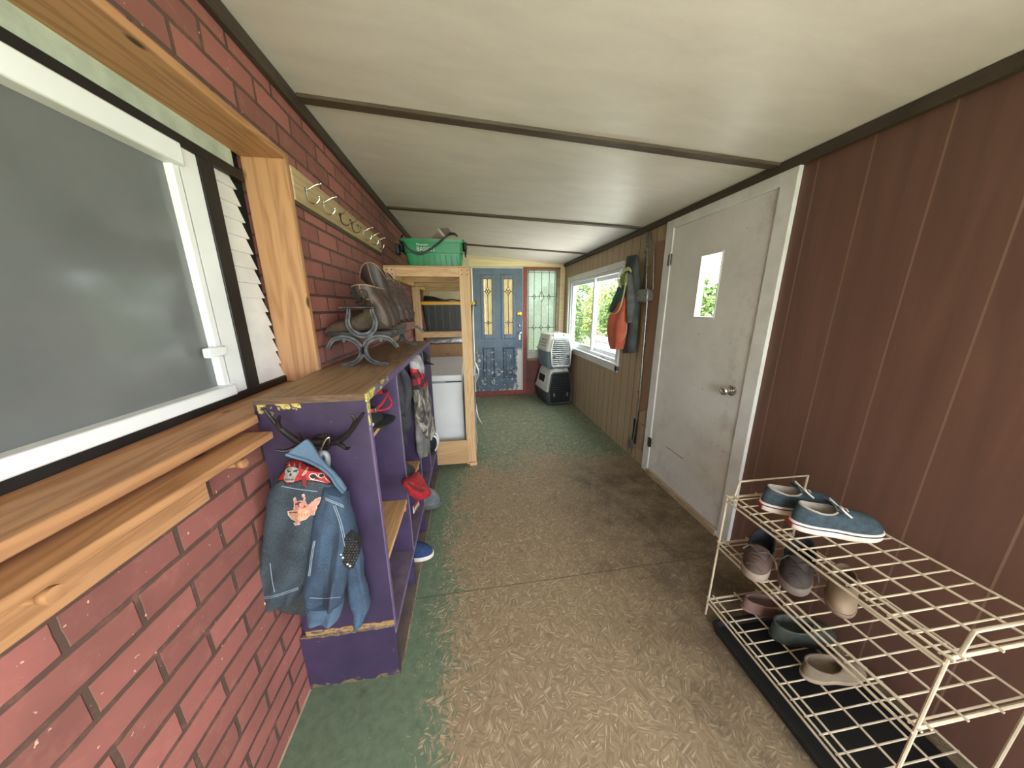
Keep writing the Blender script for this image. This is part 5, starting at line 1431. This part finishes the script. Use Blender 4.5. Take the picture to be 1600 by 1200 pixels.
# ------------------------------------------------------------------ wire shoe rack with shoes, front right
m_coat = M('cream_coated_wire', (204, 190, 168), (184, 170, 148), .4, scale=20)
SX0, SX1, SY0, SY1 = 1.105, 1.50, .40, 1.045
t = thing('shoe_rack', 'cream wire shoe rack with three shelves against the red brown panelling', 'shoe rack', (1.30, .72, 0))
for y in (SY1, SY0):
    f = MB()
    f.tube([(SX0, y, 0.004), (SX0, y, .655), (SX0 + .004, y, .668)], .0045, 8)
    f.tube([(SX1, y, 0.004), (SX1, y, .735), (SX0 + .045, y, .735), (SX0 + .035, y, .665)], .0045, 8)
    for z in (.095, .42, .66): f.tube([(SX0, y, z), (SX1, y, z)], .005, 8)
    part('end_frame', f, m_coat, t)
for z in (.660, .420, .098):
    s_ = MB()
    s_.tube([(SX0 - .004, SY0, z - .016), (SX0 - .004, SY1, z - .016)], .0042, 8)
    for x in (SX0, SX0 + .032, SX0 + .15, SX0 + .27, SX1 - .01): s_.tube([(x, SY0 - .01, z + .004), (x, SY1 + .01, z + .004)], .0038, 8)
    k = 0; y = SY1 - .022
    while y > SY0:
        s_.tube([(SX0 - .004, y, z), (SX1, y, z)], .0028, 6); y -= .047
    part('shelf', s_, m_coat, t)
Lb = []
def place(o, x, y, z, rz, label=None, group=None):
    o.location = (x, y, z); o.rotation_euler = (0, 0, rz)
    if label: o['label'] = label
    if group: o['group'] = group
    return o
m_redtab = M('red_heel_tab', (158, 54, 54), None, .6)
s1 = make_shoe('skate_shoe', 'slate blue skate shoe with white laces at the far end of the top rack shelf', 'shoe', L=.285, wf=.05, wh=.040, sole_h=.034, up=m_slateblue, solem=m_rubber, linm=M('pale_lining', (176, 166, 156), None, .9), lace=m_whitelace, stripe=m_blackcloth, collar_z=.088, heel_z=.100)
part('heel_tab', MB().box(-.0045, .0, -.020, .020, .010, .028), m_redtab, s1, bevel=.001)
s2 = copy_tree(s1)
place(s1, 1.168, .955, .667, math.radians(-18), None, 'pair of skate shoes')
place(s2, 1.178, .842, .667, math.radians(-20), 'slate blue skate shoe with white laces, second along the top rack shelf', 'pair of skate shoes')
m_hike = M('brown_hiking_leather', (84, 63, 56), (58, 44, 39), .75, scale=18, bump=.2)
m_hike2 = M('dark_brown_mesh', (66, 54, 50), (46, 38, 35), .8, scale=30, bump=.2)
h1 = make_shoe('hiking_shoe', 'brown hiking shoe with dark opening at the far end of the middle rack shelf', 'shoe', L=.228, wf=.048, wh=.042, sole_h=.036, up=m_hike, solem=M('pale_taupe_sole', (150, 134, 122), (122, 106, 96), .7, scale=16), linm=M('dark_navy_lining', (30, 30, 36), None, .9), lace=M('dark_lace', (92, 76, 70), None, .8), collar_z=.070, heel_z=.120, col=(.002, .150), cw=.041)
place(h1, 1.255, .975, .425, math.radians(215))
h2 = make_shoe('hiking_shoe', 'dark brown mesh walking shoe second along the middle rack shelf', 'shoe', L=.242, wf=.052, wh=.046, sole_h=.036, up=m_hike2, solem=M('taupe_sole', (120, 106, 98), (94, 82, 76), .7, scale=16), linm=M('blue_black_lining', (22, 22, 34), None, .9), lace=M('black_lace', (60, 52, 50), None, .8), collar_z=.072, heel_z=.122, col=(.002, .160), cw=.045)
place(h2, 1.362, .905, .425, math.radians(214))
f1 = make_shoe('slip_on_shoe', 'mauve slip on shoe with wide opening at the far end of the bottom rack shelf', 'shoe', L=.25, wf=.044, wh=.036, sole_h=.016, up=M('mauve_rubber', (124, 96, 88), (104, 80, 74), .6), solem=M('mauve_sole', (132, 102, 96), None, .6), linm=M('mauve_lining', (112, 84, 78), None, .8), collar_z=.052, heel_z=.06, col=(.012, .185), cw=.034, tongue=False)
place(f1, 1.215, .975, .105, math.radians(-12))
f2 = make_shoe('clog', 'dark green black clog beside the mauve slip on on the bottom rack shelf', 'shoe', L=.265, wf=.05, wh=.042, sole_h=.022, up=M('dark_green_rubber', (58, 64, 58), (42, 48, 44), .5), solem=M('dark_green_sole', (44, 50, 46), None, .6), linm=M('speckled_lining', (74, 80, 74), (50, 56, 52), .8, scale=60), collar_z=.072, heel_z=.075, col=(.012, .16), cw=.040, tongue=False)
place(f2, 1.225, .845, .105, math.radians(-10))
f3 = make_shoe('sandal', 'beige low shoe behind the dark clog on the bottom rack shelf', 'shoe', L=.25, wf=.044, wh=.036, sole_h=.018, up=M('beige_suede', (120, 106, 88), (100, 88, 72), .8), solem=M('beige_sole', (150, 132, 112), None, .7), linm=M('beige_lining', (120, 104, 88), None, .8), collar_z=.055, heel_z=.065, col=(.012, .15), cw=.034, tongue=False)
place(f3, 1.205, .70, .105, math.radians(-4))
f4 = make_shoe('slip_on_shoe', 'pale tan flat shoe at the nearer end of the middle rack shelf', 'shoe', L=.25, wf=.044, wh=.036, sole_h=.018, up=M('tan_leather', (140, 120, 98), (120, 102, 82), .6), solem=M('tan_sole', (130, 110, 92), None, .7), linm=M('tan_lining', (112, 94, 78), None, .8), collar_z=.055, heel_z=.065, col=(.012, .16), cw=.034, tongue=False)
place(f4, 1.445, .81, .425, math.radians(214))
t = thing('boot_tray', 'black rectangular boot tray on the floor under the wire shoe rack', 'tray', (1.3, .72, 0))
tr = MB()
x0, x1, y0, y1 = 1.085, 1.50, .42, .985
tr.loft([rr(x0, x1, y0, y1, .002, .03), rr(x0 - .008, x1 + .008, y0 - .008, y1 + .008, .034, .03), rr(x0 + .004, x1 - .004, y0 + .004, y1 - .004, .034, .03), rr(x0 + .012, x1 - .012, y0 + .012, y1 - .012, .010, .03)])
part('pan', tr, M('black_tray_rubber', (24, 25, 26), (16, 17, 18), .55, scale=20), t)

# ------------------------------------------------------------------ outdoors, seen through the panes
def leaf_mat(name, a, b):
    q = NT(name, .6)
    c = q.ramp(q.noise(3.5, 4, .7), [(.3, b), (.7, a)])
    q.color(c)
    tl = q.node('ShaderNodeBsdfTranslucent'); q.ln(c, tl.inputs[0])
    m = q.node('ShaderNodeMixShader'); m.inputs[0].default_value = .35
    q.ln(q.b.outputs[0], m.inputs[1]); q.ln(tl.outputs[0], m.inputs[2]); q.ln(m.outputs[0], q.out.inputs['Surface'])
    return q.mat
m_leaf = leaf_mat('green_leaves', (92, 114, 52), (50, 72, 32)); m_leaf2 = leaf_mat('yellow_green_leaves', (124, 128, 62), (80, 94, 42))
m_bark = M('bark', (96, 80, 64), (70, 58, 46), .9, scale=30)
def shrub(label, x, y, r, h, seed, mat, n=2600, group='shrubs outside the white window'):
    rnd = random.Random(seed)
    t = thing('garden_shrub', label, 'shrub', (x, y, -.2), group)
    mb = MB()
    for _ in range(n):
        a = rnd.uniform(0, 2 * math.pi); u = rnd.uniform(-1, 1); k = rnd.uniform(.55, 1.0) ** .5
        d = Vector((math.cos(a) * math.sqrt(1 - u * u), math.sin(a) * math.sqrt(1 - u * u), u))
        k *= 1 + .22 * noise.noise(d * 2.3 + Vector((seed, 0, 0)))
        p = Vector((x + d.x * r * k, y + d.y * r * k, -.2 + h * .52 + d.z * h * .50 * k))
        s = rnd.uniform(.04, .085)
        e1 = Vector((rnd.gauss(0, 1), rnd.gauss(0, 1), rnd.gauss(0, .7))).normalized(); e2 = e1.orthogonal().normalized()
        e2 = (e2 * math.cos(a) + e1.cross(e2) * math.sin(a)) * .55
        up = e1.cross(e2).normalized() * s * .25
        mb.add([p - e1 * s, p + e2 * s + up, p + e1 * s, p - e2 * s + up], [(0, 1, 2), (0, 2, 3)])
    part('foliage', mb, mat, t, flat=True, recalc=False)
    st = MB()
    for k in range(5):
        a = k * 1.3 + seed; st.tube(spline([(x + .05 * math.cos(a), y + .05 * math.sin(a), -.2), (x + .2 * r * math.cos(a), y + .2 * r * math.sin(a), h * .3), (x + .5 * r * math.cos(a), y + .5 * r * math.sin(a), h * .65)], 8), [.03, .028, .025, .022, .018, .014, .01, .006], 6)
    part('stem', st, m_bark, t)
    return t
for k, (x, y, r, h, lb) in enumerate([(4.6, 5.4, .95, 2.0, 'green shrub outside seen through the small pane of the white door'),
                                      (4.9, 7.4, 1.0, 2.4, 'green shrub outside between the door and window views'),
                                      (5.2, 9.5, 1.05, 2.45, 'sunlit shrub outside in the nearer pane behind the vest'),
                                      (5.6, 11.8, 1.15, 2.6, 'yellowish sunlit shrub outside in the middle of the white window'),
                                      (5.3, 14.2, 1.2, 2.75, 'leafy shrub outside in the farther pane of the white window')]):
    shrub(lb, x, y, r, h, k + 2, m_leaf2 if k in (3,) else m_leaf, 4600)
t = thing('garden_bench', 'weathered blue grey slatted deck wall outside low in the nearer window pane', 'deck wall', (3.3, 6.9, -.2))
for k in range(6):
    z = -.15 + k * .16
    part('slat', MB().box(3.28, 3.31, 5.6, 7.6, z, z + .135), wood('weathered_grey_slat', (150, 164, 172), (120, 134, 142), 'Y', .6, False, seed=k), t, bevel=.003)
for y in (5.65, 6.6, 7.55): part('post', MB().box(3.31, 3.39, y - .04, y + .04, -.2, .86), m_bark, t)
m_fence = wood('grey_tan_boards', (150, 140, 116), (128, 116, 94), 'Z', .5, False)
t = thing('timber_fence', 'pale timber board fence outside behind the leaded door glass', 'fence', (.6, 6.5, -.2))
for k in range(15):
    x = -1.3 + k * .165
    part('board', MB().box(x, x + .155, 6.6, 6.625, -.2, 2.3), m_fence, t, bevel=.003)
part('rail', MB().box(-1.3, 1.17, 6.625, 6.665, 1.7, 1.79), m_lum_x, t); part('rail', MB().box(-1.3, 1.17, 6.625, 6.665, .3, .39), m_lum_x, t)
shrub('green shrub outside behind the leaded sidelight glass', 2.2, 7.8, .8, 2.2, 21, m_leaf, 2200, 'shrub behind the end wall')
